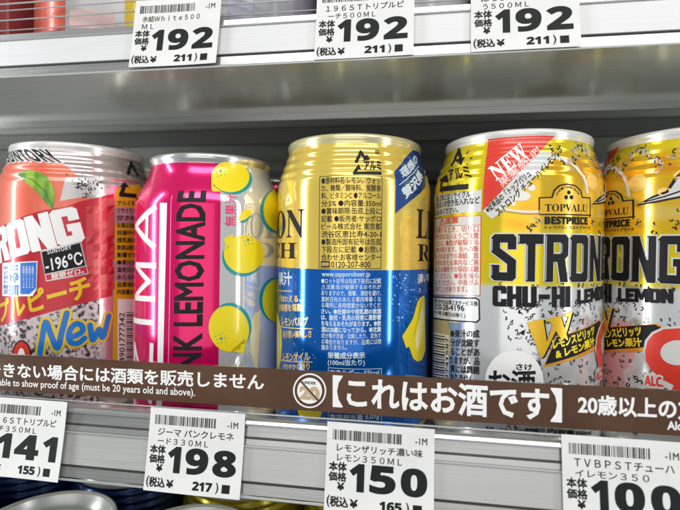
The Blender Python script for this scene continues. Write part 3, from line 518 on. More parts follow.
(3,'nutrition_text','T','pale',[[-3.67,30.29],[14.99,30.49],[-3.69,32.47]],{'t': 'エネルギー  55kcal', 'w': 0.02, 'l': 2}),
(3,'nutrition_text','T','pale',[[-3.62,27.21],[15.03,27.4],[-3.65,29.46]],{'t': 'たんぱく質 0g 脂質 0g', 'w': 0.02, 'l': 2}),
(3,'nutrition_text','T','pale',[[-3.58,24.2],[15.08,24.39],[-3.61,26.46]],{'t': '炭水化物 3.9g', 'w': 0.02, 'l': 2}),
(3,'nutrition_text','T','pale',[[-3.43,13.48],[15.24,13.63],[-3.47,15.74]],{'t': '食塩相当量 0.07g', 'w': 0.02, 'l': 2}),
(3,'nutrition_text','S','pale',[[-4.28,32.98],[15.94,32.81]],{'w': 0.2, 'l': 2}),
(3,'nutrition_text','S','pale',[[15.94,32.81],[16.27,11.83]],{'w': 0.2, 'l': 2}),
(3,'nutrition_text','S','pale',[[-4.28,32.98],[-3.99,11.73]],{'w': 0.2, 'l': 2}),
(3,'ribbon_print','P','blued',[[20.93,107.43],[23.29,109.11],[26.35,111.79],[30.75,115.0],[36.69,117.95],[45.02,118.45],[50.05,113.74],[41.63,107.83],[39.53,103.06],[32.97,99.18],[28.65,96.68],[24.51,93.9],[20.85,91.24]],{'l': 2}),
(3,'ribbon_print','T','pale',[[24.95,105.06],[38.92,113.52],[23.13,108.02]],{'t': '理想の', 'w': 0.03, 'l': 3}),
(3,'ribbon_print','T','pale',[[25.95,97.06],[38.86,106.66],[23.42,100.5]],{'t': '贅沢果', 'w': 0.04, 'l': 3}),
(3,'ribbon_print','S','pale',[[22.49,102.14],[28.39,106.03],[37.32,111.37]],{'w': 0.3, 'l': 3}),
(3,'aluminium_mark','S','black',[[5.12,109.88],[7.16,114.27],[9.26,111.47]],{'w': 1.3, 'l': 1}),
(3,'aluminium_mark','S','black',[[5.68,107.8],[4.58,105.81],[15.22,106.18]],{'w': 1.2, 'l': 1}),
(3,'aluminium_mark','P','black',[[4.75,107.41],[6.3,109.51],[7.2,107.09]],{'l': 1}),
(3,'aluminium_mark','P','black',[[7.67,110.66],[11.06,111.34],[9.68,113.6]],{'l': 1}),
(3,'aluminium_mark','T','black',[[8.33,107.29],[15.15,107.59],[8.47,110.5]],{'t': 'アルミ', 'w': 0.05, 'l': 1}),
(3,'aluminium_mark','T','black',[[13.31,113.76],[15.29,113.88],[13.4,115.53]],{'t': '缶', 'w': 0.03, 'l': 1}),
(3,'juice_text','T','pale',[[-34.88,62.24],[-22.14,63.11],[-35.16,67.43]],{'t': '果汁', 'w': 0.03, 'l': 2}),
(3,'juice_text','S','gold',[[-40.67,59.68],[-28.12,60.29],[-22.09,60.74]],{'w': 0.4, 'l': 2}),
(3,'flavour_text','T','gold',[[-33.71,55.28],[-16.86,56.84],[-33.83,57.97]],{'t': 'が味わえる、', 'w': 0.03, 'l': 2}),
(3,'flavour_text','T','gold',[[-33.54,51.57],[-15.04,53.51],[-33.67,54.46]],{'t': '果実感を堪能。', 'w': 0.03, 'l': 2}),
(3,'flavour_text','T','gold',[[-29.64,46.13],[-13.06,48.11],[-29.75,49.37]],{'t': 'レモンパルプ', 'w': 0.04, 'l': 2}),
(3,'flavour_text','S','gold',[[-33.27,45.4],[-22.43,46.1],[-11.03,47.08]],{'w': 0.4, 'l': 2}),
(3,'flavour_text','T','gold',[[-28.51,41.42],[-11.41,43.68],[-28.59,44.25]],{'t': 'ほろ苦い美味しさ', 'w': 0.03, 'l': 2}),
(3,'flavour_text','T','gold',[[-28.24,32.14],[-12.17,34.81],[-28.33,35.17]],{'t': 'レモンオイル', 'w': 0.04, 'l': 2}),
(3,'flavour_text','S','gold',[[-32.68,31.64],[-22.16,32.89],[-10.84,34.4]],{'w': 0.4, 'l': 2}),
(3,'flavour_text','T','gold',[[-28.14,28.51],[-12.12,31.37],[-28.21,30.93]],{'t': 'さわやかな香り', 'w': 0.03, 'l': 2}),
(3,'lemon_slice_print','P','lemon',[[-38.03,50.6],[-33.43,49.1],[-30.11,44.23],[-29.4,38.22],[-30.25,31.94],[-33.87,24.94],[-35.92,22.34]],{'l': 3}),
(3,'lemon_slice_print','P','lemonlt',[[-35.54,43.38],[-32.28,41.83],[-31.54,35.79],[-34.04,28.65]],{'l': 4}),
(3,'lemon_peel_print','P','lemon',[[39.88,59.35],[35.65,58.65],[33.78,56.99],[30.91,50.92],[24.97,44.46],[27.12,39.61],[28.77,40.01],[31.3,34.98],[34.46,33.29],[38.3,33.22],[42.22,36.59]],{'l': 3}),
(3,'lemon_peel_print','P','lemonlt',[[37.49,55.5],[34.76,48.97],[32.43,42.11],[33.97,37.15],[37.07,41.48],[39.21,49.28]],{'l': 4}),
(3,'lemon_peel_print','S','lemond',[[36.57,56.38],[33.98,49.84],[31.4,43.81]],{'w': 0.25, 'l': 5}),
(3,'bubble_print','P','bubble',[[22.08,66.43],[21.96,66.28],[21.73,66.29],[21.62,66.43],[21.73,66.58],[21.96,66.58]],{'l': 2}),
(3,'bubble_print','P','bubble',[[25.33,51.33],[25.1,51.16],[24.63,51.19],[24.4,51.39],[24.63,51.56],[25.09,51.53]],{'l': 2}),
(3,'bubble_print','P','bubble',[[27.31,63.1],[27.18,62.92],[26.93,62.92],[26.8,63.11],[26.92,63.29],[27.18,63.28]],{'l': 2}),
(3,'bubble_print','P','bubble',[[37.09,52.01],[36.67,51.87],[35.85,51.95],[35.45,52.17],[35.84,52.32],[36.65,52.24]],{'l': 2}),
(3,'bubble_print','P','bubble',[[23.68,56.78],[23.45,56.46],[22.98,56.48],[22.75,56.83],[22.97,57.15],[23.44,57.13]],{'l': 2}),
(3,'bubble_print','P','bubble',[[20.03,57.32],[19.87,57.15],[19.54,57.16],[19.38,57.34],[19.54,57.51],[19.86,57.5]],{'l': 2}),
(3,'bubble_print','P','bubble',[[26.35,66.59],[26.09,66.34],[25.58,66.35],[25.32,66.62],[25.57,66.87],[26.08,66.86]],{'l': 2}),
(3,'bubble_print','P','bubble',[[23.63,51.61],[23.39,51.29],[22.92,51.32],[22.67,51.66],[22.9,51.98],[23.38,51.95]],{'l': 2}),
(3,'bubble_print','P','bubble',[[26.95,60.56],[26.77,60.4],[26.4,60.42],[26.22,60.6],[26.39,60.76],[26.76,60.74]],{'l': 2}),
(3,'bubble_print','P','bubble',[[19.43,56.97],[19.27,56.73],[18.94,56.74],[18.78,56.99],[18.93,57.22],[19.26,57.21]],{'l': 2}),
(3,'bubble_print','P','bubble',[[25.1,64.53],[24.95,64.32],[24.66,64.33],[24.51,64.55],[24.65,64.76],[24.94,64.75]],{'l': 2}),
(3,'bubble_print','P','bubble',[[32.03,62.07],[31.7,61.93],[31.03,61.96],[30.7,62.13],[31.02,62.28],[31.69,62.25]],{'l': 2}),
(3,'bubble_print','P','bubble',[[19.56,64.18],[19.39,64.0],[19.04,64.01],[18.86,64.19],[19.03,64.38],[19.38,64.37]],{'l': 2}),
(3,'bubble_print','P','bubble',[[23.61,65.03],[23.52,64.74],[23.31,64.75],[23.21,65.04],[23.3,65.34],[23.51,65.33]],{'l': 2}),
(3,'bubble_print','P','bubble',[[36.3,49.67],[35.85,49.58],[34.99,49.67],[34.57,49.85],[34.98,49.95],[35.84,49.86]],{'l': 2}),
(3,'bubble_print','P','bubble',[[23.31,50.58],[23.15,50.24],[22.83,50.26],[22.66,50.62],[22.82,50.96],[23.14,50.94]],{'l': 2}),
(3,'bubble_print','P','bubble',[[21.55,60.21],[21.41,59.87],[21.11,59.87],[20.96,60.23],[21.1,60.58],[21.4,60.57]],{'l': 2}),
(3,'bubble_print','P','bubble',[[23.6,68.12],[23.49,67.81],[23.24,67.81],[23.11,68.13],[23.23,68.44],[23.47,68.43]],{'l': 2}),
(3,'bubble_print','P','bubble',[[24.51,62.94],[24.24,62.72],[23.72,62.73],[23.46,62.97],[23.71,63.19],[24.24,63.18]],{'l': 2}),
(3,'bubble_print','P','bubble',[[21.62,67.23],[21.51,66.95],[21.28,66.95],[21.16,67.24],[21.27,67.53],[21.5,67.52]],{'l': 2}),
(3,'bubble_print','P','bubble',[[20.73,67.58],[20.61,67.22],[20.36,67.23],[20.23,67.59],[20.35,67.95],[20.6,67.94]],{'l': 2}),
(3,'bubble_print','P','bubble',[[20.51,58.7],[20.37,58.34],[20.07,58.35],[19.92,58.72],[20.06,59.07],[20.36,59.06]],{'l': 2}),
(3,'bubble_print','P','bubble',[[26.18,63.78],[26.07,63.55],[25.86,63.56],[25.74,63.79],[25.85,64.02],[26.07,64.01]],{'l': 2}),
(3,'bubble_print','P','bubble',[[22.65,52.02],[22.48,51.9],[22.13,51.91],[21.96,52.06],[22.13,52.19],[22.47,52.17]],{'l': 2}),
(3,'bubble_print','P','bubble',[[22.44,63.87],[22.32,63.55],[22.06,63.55],[21.93,63.89],[22.05,64.22],[22.31,64.21]],{'l': 2}),
(3,'bubble_print','P','bubble',[[20.71,67.39],[20.54,67.04],[20.2,67.04],[20.02,67.4],[20.18,67.76],[20.53,67.75]],{'l': 2}),
(3,'bubble_print','P','bubble',[[25.36,51.64],[25.12,51.35],[24.65,51.38],[24.41,51.7],[24.64,52.0],[25.11,51.97]],{'l': 2}),
(3,'bubble_print','P','bubble',[[26.73,66.52],[26.47,66.18],[25.95,66.19],[25.68,66.54],[25.94,66.88],[26.46,66.87]],{'l': 2}),
(3,'bubble_print','P','bubble',[[36.67,61.52],[36.27,61.25],[35.47,61.29],[35.08,61.61],[35.46,61.88],[36.25,61.84]],{'l': 2}),
(3,'bubble_print','P','bubble',[[33.68,58.05],[33.37,57.87],[32.75,57.91],[32.44,58.13],[32.74,58.31],[33.36,58.27]],{'l': 2}),
(3,'bubble_print','P','bubble',[[38.11,49.34],[37.92,49.0],[37.51,49.04],[37.3,49.43],[37.48,49.76],[37.89,49.72]],{'l': 2}),
(3,'bubble_print','P','bubble',[[20.63,50.69],[20.53,50.52],[20.34,50.53],[20.24,50.71],[20.33,50.87],[20.53,50.86]],{'l': 2}),
(3,'bubble_print','P','bubble',[[29.7,57.53],[29.4,57.36],[28.79,57.4],[28.49,57.6],[28.78,57.77],[29.39,57.73]],{'l': 2}),
(3,'bubble_print','P','bubble',[[35.13,65.82],[34.77,65.48],[34.05,65.51],[33.7,65.87],[34.03,66.21],[34.75,66.18]],{'l': 2}),
(3,'bubble_print','P','bubble',[[30.3,61.97],[30.02,61.73],[29.46,61.76],[29.18,62.02],[29.45,62.25],[30.01,62.23]],{'l': 2}),
(3,'bubble_print','P','bubble',[[27.2,67.74],[26.99,67.5],[26.56,67.51],[26.34,67.76],[26.55,68.0],[26.98,67.99]],{'l': 2}),
(3,'bubble_print','P','bubble',[[34.86,56.44],[34.62,56.14],[34.13,56.17],[33.87,56.51],[34.11,56.82],[34.6,56.78]],{'l': 2}),
(3,'bubble_print','P','bubble',[[27.22,68.03],[26.96,67.89],[26.44,67.9],[26.19,68.05],[26.44,68.2],[26.95,68.19]],{'l': 2}),
(3,'bubble_print','P','bubble',[[27.55,61.15],[27.39,60.96],[27.06,60.98],[26.89,61.17],[27.05,61.36],[27.38,61.34]],{'l': 2}),
(3,'bubble_print','P','bubble',[[20.45,57.03],[20.29,56.8],[19.96,56.81],[19.8,57.05],[19.96,57.28],[20.28,57.27]],{'l': 2}),
(3,'bubble_print','P','bubble',[[35.34,64.28],[34.96,64.06],[34.21,64.09],[33.84,64.35],[34.19,64.57],[34.95,64.54]],{'l': 2}),
(3,'bubble_print','P','bubble',[[32.83,64.93],[32.65,64.77],[32.3,64.78],[32.12,64.96],[32.29,65.12],[32.64,65.11]],{'l': 2}),
(3,'bubble_print','P','bubble',[[26.84,61.97],[26.57,61.68],[26.03,61.7],[25.76,62.01],[26.02,62.3],[26.56,62.28]],{'l': 2}),
(3,'bubble_print','P','bubble',[[18.72,62.69],[18.57,62.4],[18.26,62.41],[18.1,62.7],[18.25,63.0],[18.56,62.99]],{'l': 2}),
(3,'bubble_print','P','bubble',[[26.53,66.84],[26.28,66.63],[25.77,66.64],[25.51,66.86],[25.76,67.08],[26.27,67.06]],{'l': 2}),
(3,'bubble_print','P','bubble',[[32.72,49.45],[32.43,49.19],[31.85,49.25],[31.55,49.56],[31.83,49.81],[32.41,49.76]],{'l': 2}),
(3,'bubble_print','P','bubble',[[36.25,62.13],[35.86,61.87],[35.09,61.91],[34.71,62.22],[35.07,62.48],[35.84,62.44]],{'l': 2}),
(3,'bubble_print','P','bubble',[[25.62,65.66],[25.46,65.38],[25.13,65.39],[24.96,65.68],[25.12,65.96],[25.45,65.96]],{'l': 2}),
(3,'bubble_print','P','bubble',[[20.67,66.82],[20.46,66.66],[20.04,66.66],[19.83,66.84],[20.03,67.0],[20.45,67.0]],{'l': 2}),
(3,'bubble_print','P','bubble',[[35.76,60.89],[35.5,60.62],[34.99,60.65],[34.73,60.95],[34.97,61.23],[35.48,61.2]],{'l': 2}),
(3,'bubble_print','P','bubble',[[19.97,61.02],[19.86,60.74],[19.63,60.74],[19.51,61.03],[19.62,61.31],[19.85,61.3]],{'l': 2}),
(3,'bubble_print','P','bubble',[[-19.62,39.71],[-19.79,39.52],[-20.14,39.46],[-20.32,39.61],[-20.15,39.8],[-19.8,39.85]],{'l': 2}),
(3,'bubble_print','P','bubble',[[-26.43,41.35],[-26.67,41.14],[-27.18,41.06],[-27.44,41.19],[-27.19,41.41],[-26.68,41.49]],{'l': 2}),
(3,'bubble_print','P','bubble',[[-9.6,36.1],[-9.73,35.92],[-9.98,35.89],[-10.11,36.04],[-9.99,36.22],[-9.73,36.25]],{'l': 2}),
(3,'bubble_print','P','bubble',[[-11.73,36.06],[-11.86,35.88],[-12.13,35.85],[-12.26,35.99],[-12.13,36.18],[-11.86,36.21]],{'l': 2}),
(3,'bubble_print','P','bubble',[[-9.64,42.22],[-9.76,42.04],[-10.02,42.02],[-10.15,42.17],[-10.02,42.35],[-9.77,42.37]],{'l': 2}),
(3,'bubble_print','P','bubble',[[-15.1,38.51],[-15.25,38.33],[-15.54,38.29],[-15.7,38.43],[-15.55,38.62],[-15.25,38.66]],{'l': 2}),
(3,'bubble_print','P','bubble',[[-15.2,34.4],[-15.35,34.21],[-15.65,34.17],[-15.8,34.31],[-15.65,34.5],[-15.35,34.54]],{'l': 2}),
(3,'bubble_print','P','bubble',[[-12.31,34.51],[-12.44,34.32],[-12.71,34.29],[-12.85,34.44],[-12.72,34.62],[-12.45,34.66]],{'l': 2}),
(3,'bubble_print','P','bubble',[[-23.94,35.7],[-24.15,35.49],[-24.59,35.42],[-24.81,35.55],[-24.59,35.76],[-24.16,35.84]],{'l': 2}),
(3,'bubble_print','P','bubble',[[-13.63,36.39],[-13.77,36.21],[-14.05,36.17],[-14.19,36.32],[-14.05,36.5],[-13.77,36.54]],{'l': 2}),
(3,'bubble_print','P','bubble',[[-14.51,35.48],[-14.66,35.3],[-14.95,35.25],[-15.1,35.4],[-14.95,35.59],[-14.66,35.63]],{'l': 2}),
(3,'bubble_print','P','bubble',[[-19.97,33.76],[-20.14,33.56],[-20.49,33.5],[-20.68,33.64],[-20.5,33.84],[-20.15,33.9]],{'l': 2}),
(3,'bubble_print','P','bubble',[[-18.11,37.13],[-18.27,36.94],[-18.6,36.89],[-18.77,37.03],[-18.6,37.23],[-18.27,37.28]],{'l': 2}),
(3,'bubble_print','P','bubble',[[-10.36,37.17],[-10.49,36.99],[-10.75,36.96],[-10.88,37.11],[-10.75,37.29],[-10.49,37.32]],{'l': 2}),
(3,'bubble_print','P','bubble',[[-19.96,40.32],[-20.13,40.13],[-20.49,40.08],[-20.67,40.22],[-20.49,40.41],[-20.14,40.47]],{'l': 2}),
(3,'bubble_print','P','bubble',[[-19.57,36.65],[-19.73,36.46],[-20.08,36.4],[-20.26,36.54],[-20.09,36.74],[-19.74,36.79]],{'l': 2}),
(3,'yellow_ellipse_print','P','lemon',[[-6.43,17.48],[-6.53,16.12],[-6.89,14.79],[-7.47,13.56],[-8.27,12.48],[-9.25,11.6],[-10.37,10.96],[-11.58,10.59],[-12.84,10.5],[-14.08,10.7],[-15.23,11.2],[-16.24,11.96],[-17.03,12.97],[-17.53,14.17],[-17.73,15.52],[-17.58,16.94],[-17.12,18.35],[-16.37,19.68],[-15.39,20.85],[-14.25,21.79],[-13.02,22.45],[-11.77,22.81],[-10.54,22.84],[-9.41,22.55],[-8.41,21.96],[-7.58,21.11],[-6.96,20.04],[-6.57,18.81]],{'l': 3}),  # yellow ellipse low on the blue panel
(4,'red_flash_print','P','redb',[[-17.65,119.64],[-10.61,119.84],[-2.63,119.79],[5.45,119.54],[10.22,119.38],[3.83,114.01],[-4.56,105.54],[-11.24,98.26],[-17.3,92.22],[-16.99,105.17]],{'l': 2}),
(4,'note_strip_print','P','silverlt',[[-17.11,92.03],[-11.24,98.08],[-4.56,105.34],[3.04,113.11],[6.96,112.95],[7.56,110.62],[1.49,104.64],[-4.47,98.04],[-11.12,90.77],[-13.92,89.04]],{'l': 2}),
(4,'new_lettering','T','white',[[-12.38,102.62],[-0.97,111.7],[-15.82,107.48]],{'t': '𝐍𝐄𝐖', 'w': 0.012, 'l': 3}),
(4,'new_lettering','T','pinkw',[[-10.23,100.0],[3.39,112.91],[-12.2,102.61]],{'t': '果実感UP!', 'w': 0.015, 'l': 3}),
(4,'note_text','T','black',[[-15.04,91.05],[-0.56,104.12],[-16.56,93.1]],{'t': '※従来品の「トップバリュ', 'w': 0.02, 'l': 3}),
(4,'note_text','T','black',[[-11.28,89.88],[12.61,113.9],[-12.89,92.07]],{'t': 'ストロング チューハイレモン」比', 'w': 0.02, 'l': 3}),
(4,'aluminium_mark','S','black',[[-35.18,110.87],[-33.56,116.91],[-30.32,113.41]],{'w': 1.9, 'l': 2}),
(4,'aluminium_mark','P','black',[[-34.4,113.22],[-28.21,113.5],[-28.49,110.15]],{'l': 2}),
(4,'aluminium_mark','S','black',[[-39.72,105.87],[-40.05,102.06],[-23.19,101.43]],{'w': 2.0, 'l': 2}),
(4,'aluminium_mark','P','black',[[-45.18,106.2],[-37.01,107.7],[-33.77,104.08]],{'l': 2}),
(4,'aluminium_mark','T','black',[[-33.79,104.88],[-21.97,104.88],[-36.82,109.53]],{'t': 'アルミ', 'w': 0.025, 'l': 3}),
(4,'recycling_note','P','silverlt',[[-48.34,100.34],[-27.4,99.56],[-17.62,99.7],[-17.87,91.7],[-27.24,91.78],[-47.39,91.05]],{'l': 2}),
(4,'recycling_note','T','black',[[-44.82,97.27],[-22.24,97.27],[-44.99,99.97]],{'t': '飲んだあとはリサイクル', 'w': 0.02, 'l': 3}),
(4,'recycling_note','T','black',[[-45.52,94.53],[-18.31,94.82],[-45.71,97.15]],{'t': 'お住まいの空き缶入れなど', 'w': 0.02, 'l': 3}),
(4,'recycling_note','T','black',[[-46.31,91.81],[-27.75,92.0],[-46.49,94.11]],{'t': 'にお入れください。', 'w': 0.02, 'l': 3}),
(4,'warning_panel','P','silverlt',[[-48.8,90.51],[-17.85,90.42],[-17.98,86.96],[-48.4,87.13]],{'l': 2}),
(4,'warning_panel','P','cream',[[-48.4,87.13],[-17.98,86.96],[-17.73,61.21],[-48.32,58.95]],{'l': 2}),
(4,'warning_panel','S','redb',[[-51.52,90.68],[-17.85,90.42]],{'w': 0.22, 'l': 3}),
(4,'warning_panel','S','redb',[[-17.85,90.42],[-17.73,61.21]],{'w': 0.22, 'l': 3}),
(4,'warning_panel','S','redb',[[-17.73,61.21],[-48.32,58.95]],{'w': 0.22, 'l': 3}),
(4,'warning_panel','S','redb',[[-48.4,87.13],[-17.98,86.96]],{'w': 0.22, 'l': 3}),
(4,'warning_text','T','redd',[[-39.92,87.84],[-27.66,87.81],[-40.02,90.38]],{'t': '⚠注意', 'w': 0.04, 'l': 3}),
(4,'warning_text','T','redd',[[-46.82,84.55],[-18.53,84.52],[-47.01,86.81]],{'t': '缶を開けるとき、切り口', 'w': 0.012, 'l': 3}),
(4,'warning_text','T','redd',[[-46.6,81.86],[-18.48,82.07],[-46.78,84.11]],{'t': 'で手を切らないようご注意', 'w': 0.012, 'l': 3}),
(4,'warning_text','T','redd',[[-46.38,79.17],[-18.44,79.62],[-46.56,81.42]],{'t': 'ください。●缶が破裂する', 'w': 0.012, 'l': 3}),
(4,'warning_text','T','redd',[[-46.18,76.49],[-18.4,77.17],[-46.35,78.73]],{'t': 'おそれがあります。缶への衝', 'w': 0.012, 'l': 3}),
(4,'warning_text','T','redd',[[-45.98,73.81],[-18.36,74.72],[-46.14,76.05]],{'t': '撃、そのままでの凍結、直', 'w': 0.012, 'l': 3}),
(4,'warning_text','T','redd',[[-45.78,71.13],[-18.31,72.27],[-45.94,73.37]],{'t': '射日光のあたる車内など高', 'w': 0.012, 'l': 3}),
(4,'warning_text','T','redd',[[-45.59,68.46],[-18.27,69.82],[-45.75,70.7]],{'t': '温になる場所での保存は避', 'w': 0.012, 'l': 3}),
(4,'warning_text','T','redd',[[-45.41,65.79],[-18.23,67.36],[-45.56,68.03]],{'t': 'けてください。●缶を振ら', 'w': 0.012, 'l': 3}),
(4,'warning_text','T','redd',[[-45.23,63.13],[-18.19,64.91],[-45.38,65.36]],{'t': 'ないでください。中身がふ', 'w': 0.012, 'l': 3}),
(4,'warning_text','T','redd',[[-45.06,60.47],[-22.89,62.13],[-45.2,62.7]],{'t': 'き出すことがあります。', 'w': 0.012, 'l': 3}),
(4,'contact_panel','P','white',[[-48.2,57.91],[-19.49,60.35],[-17.9,59.73],[-17.77,52.06],[-18.94,51.38],[-47.34,49.4]],{'l': 2}),
(4,'contact_panel','S','black',[[-48.2,57.91],[-19.49,60.16],[-18.09,59.54],[-17.78,52.42],[-18.94,51.38],[-47.34,49.4]],{'w': 0.5, 'l': 3}),
(4,'contact_panel','T','black',[[-45.66,55.87],[-18.45,57.31],[-45.79,57.6]],{'t': 'お問い合わせはお客さまサービス係', 'w': 0.02, 'l': 3}),
(4,'contact_panel','T','black',[[-44.6,53.29],[-24.09,54.91],[-44.74,55.55]],{'t': '0120-28-4196', 'w': 0.02, 'l': 3}),
(4,'contact_panel','T','black',[[-45.32,50.92],[-23.59,52.16],[-45.45,52.86]],{'t': '(9〜17時 日曜日は除く)', 'w': 0.02, 'l': 3}),
(4,'landscape_print','P','sky',[[-47.24,48.36],[-25.4,50.24],[-27.15,39.74],[-27.44,29.0],[-21.25,20.27],[-45.53,13.2]],{'l': 2}),
(4,'landscape_print','P','tan',[[-47.26,48.57],[-32.48,50.07],[-29.91,43.09],[-30.34,36.84],[-46.46,39.28]],{'l': 3}),
(4,'barcode_print','P','white',[[-46.81,43.41],[-31.72,44.73],[-31.1,19.59],[-44.78,15.52]],{'l': 4}),
(4,'barcode_print','P','black',[[-46.74,42.58],[-34.33,43.83],[-34.32,43.44],[-46.7,42.17]],{'l': 5}),
(4,'barcode_print','P','black',[[-46.65,41.51],[-34.3,42.81],[-34.28,42.22],[-46.59,40.89]],{'l': 5}),
(4,'barcode_print','P','black',[[-46.56,40.44],[-34.27,41.79],[-34.26,41.48],[-46.53,40.11]],{'l': 5}),
(4,'barcode_print','P','black',[[-46.47,39.37],[-34.24,40.77],[-34.23,40.38],[-46.44,38.95]],{'l': 5}),
(4,'barcode_print','P','black',[[-46.39,38.29],[-34.21,39.75],[-34.2,39.17],[-46.34,37.68]],{'l': 5}),
(4,'barcode_print','P','black',[[-46.3,37.22],[-34.19,38.73],[-34.18,38.42],[-46.28,36.9]],{'l': 5}),
(4,'barcode_print','P','black',[[-46.22,36.15],[-34.16,37.72],[-34.15,37.33],[-46.19,35.74]],{'l': 5}),
(4,'barcode_print','P','black',[[-46.14,35.09],[-34.13,36.7],[-34.11,36.11],[-46.09,34.47]],{'l': 5}),
(4,'barcode_print','P','black',[[-46.05,34.02],[-34.1,35.68],[-34.09,35.37],[-46.03,33.69]],{'l': 5}),
(4,'barcode_print','P','black',[[-45.97,32.95],[-34.07,34.66],[-34.06,34.27],[-45.94,32.54]],{'l': 5}),
(4,'barcode_print','P','black',[[-45.9,31.88],[-34.04,33.65],[-34.03,33.06],[-45.85,31.27]],{'l': 5}),
(4,'barcode_print','P','black',[[-45.82,30.82],[-34.02,32.63],[-34.01,32.32],[-45.79,30.49]],{'l': 5}),
(4,'barcode_print','P','black',[[-45.74,29.75],[-33.99,31.61],[-33.98,31.22],[-45.71,29.34]],{'l': 5}),
(4,'barcode_print','P','black',[[-45.66,28.68],[-33.96,30.59],[-33.95,30.01],[-45.62,28.07]],{'l': 5}),
(4,'barcode_print','P','black',[[-45.59,27.62],[-33.93,29.58],[-33.92,29.27],[-45.56,27.29]],{'l': 5}),
(4,'barcode_print','P','black',[[-45.51,26.55],[-33.91,28.56],[-33.89,28.17],[-45.48,26.14]],{'l': 5}),
(4,'barcode_print','P','black',[[-45.44,25.49],[-33.88,27.54],[-33.86,26.96],[-45.4,24.87]],{'l': 5}),
(4,'barcode_print','P','black',[[-45.37,24.42],[-33.85,26.53],[-33.84,26.22],[-45.34,24.1]],{'l': 5}),
(4,'barcode_print','P','black',[[-45.29,23.36],[-33.82,25.51],[-33.81,25.12],[-45.27,22.95]],{'l': 5}),
(4,'barcode_print','P','black',[[-45.22,22.3],[-33.79,24.5],[-33.78,23.91],[-45.18,21.68]],{'l': 5}),
(4,'barcode_print','T','black',[[-31.42,20.28],[-32.01,43.9],[-33.13,19.8]],{'t': '4549741587', 'w': 0.01, 'l': 5}),
(4,'juice_note','T','black',[[-30.8,44.03],[-17.66,45.81],[-30.87,46.88]],{'t': '●果汁の成', 'w': 0.02, 'l': 4}),
(4,'juice_note','T','black',[[-30.72,40.67],[-17.61,42.48],[-30.79,43.52]],{'t': '分が沈殿す', 'w': 0.02, 'l': 4}),
(4,'juice_note','T','black',[[-30.64,37.32],[-17.55,39.15],[-30.71,40.17]],{'t': 'ることがあ', 'w': 0.02, 'l': 4}),
(4,'juice_note','T','black',[[-30.56,33.97],[-17.49,35.83],[-30.63,36.82]],{'t': 'りますが、品', 'w': 0.02, 'l': 4}),
(4,'juice_note','T','black',[[-30.48,30.62],[-17.43,32.5],[-30.55,33.47]],{'t': '質には問題', 'w': 0.02, 'l': 4}),
(4,'juice_note','T','black',[[-30.4,27.27],[-18.94,28.88],[-30.47,30.11]],{'t': 'ありません。', 'w': 0.02, 'l': 4}),
(4,'subtitle_lettering','B','black',[[-12.87,57.93],[13.8,58.35],[-12.98,64.94]],{'t': 'CHU-HI', 'w': 0.35, 'o': 'silverlt', 'l': 3}),
(4,'brand_badge','P','black',[[1.82,96.48],[6.21,96.69],[6.87,99.07],[8.84,100.86],[11.89,101.55],[15.19,101.11],[17.72,99.49],[18.74,97.14],[22.93,97.14],[23.14,90.53],[1.93,90.3]],{'l': 2}),
(4,'brand_badge','P','orangelt',[[2.24,96.02],[6.6,96.24],[7.42,98.73],[9.22,100.35],[11.89,101.03],[14.9,100.57],[17.16,99.1],[18.17,96.65],[22.3,96.64],[22.47,90.97],[2.33,90.72]],{'l': 3}),
(4,'brand_badge','T','black',[[4.03,91.54],[20.94,91.86],[3.98,94.15]],{'t': '𝐓𝐎𝐏𝐕𝐀𝐋𝐔', 'w': 0.0, 'l': 4}),
(4,'brand_badge','P','black',[[13.32,98.39],[13.18,97.93],[12.8,97.64],[12.33,97.62],[11.94,97.89],[11.79,98.33],[11.92,98.79],[12.3,99.08],[12.77,99.1],[13.16,98.84]],{'l': 4}),
(4,'brand_badge','P','black',[[12.26,96.67],[12.13,96.21],[11.76,95.92],[11.3,95.91],[10.92,96.18],[10.77,96.62],[10.9,97.08],[11.27,97.37],[11.73,97.38],[12.11,97.12]],{'l': 4}),
(4,'brand_badge','P','black',[[14.39,96.75],[14.25,96.29],[13.86,96.0],[13.37,95.98],[12.98,96.24],[12.82,96.69],[12.96,97.15],[13.34,97.44],[13.83,97.46],[14.23,97.2]],{'l': 4}),
(4,'brand_badge','T','black',[[7.77,97.17],[8.36,97.18],[7.76,98.01]],{'t': 'Q', 'w': 0.02, 'l': 4}),
(4,'brand_badge','T','black',[[8.07,97.77],[8.66,97.79],[8.05,98.61]],{'t': 'U', 'w': 0.02, 'l': 4}),
(4,'brand_badge','T','black',[[8.48,98.32],[9.07,98.33],[8.46,99.16]],{'t': 'A', 'w': 0.02, 'l': 4}),
(4,'brand_badge','T','black',[[9.0,98.8],[9.59,98.81],[8.98,99.63]],{'t': 'L', 'w': 0.02, 'l': 4}),
(4,'brand_badge','T','black',[[9.6,99.19],[10.21,99.21],[9.58,100.03]],{'t': 'I', 'w': 0.02, 'l': 4}),
(4,'brand_badge','T','black',[[10.28,99.49],[10.9,99.51],[10.27,100.32]],{'t': 'T', 'w': 0.02, 'l': 4}),
(4,'brand_badge','T','black',[[11.02,99.68],[11.65,99.7],[11.01,100.52]],{'t': 'Y', 'w': 0.02, 'l': 4}),
(4,'brand_badge','T','black',[[11.8,99.77],[12.44,99.79],[11.78,100.61]],{'t': 'A', 'w': 0.02, 'l': 4}),
(4,'brand_badge','T','black',[[12.6,99.74],[13.25,99.77],[12.58,100.58]],{'t': 'N', 'w': 0.02, 'l': 4}),
(4,'brand_badge','T','black',[[13.39,99.6],[14.05,99.63],[13.37,100.44]],{'t': 'D', 'w': 0.02, 'l': 4}),
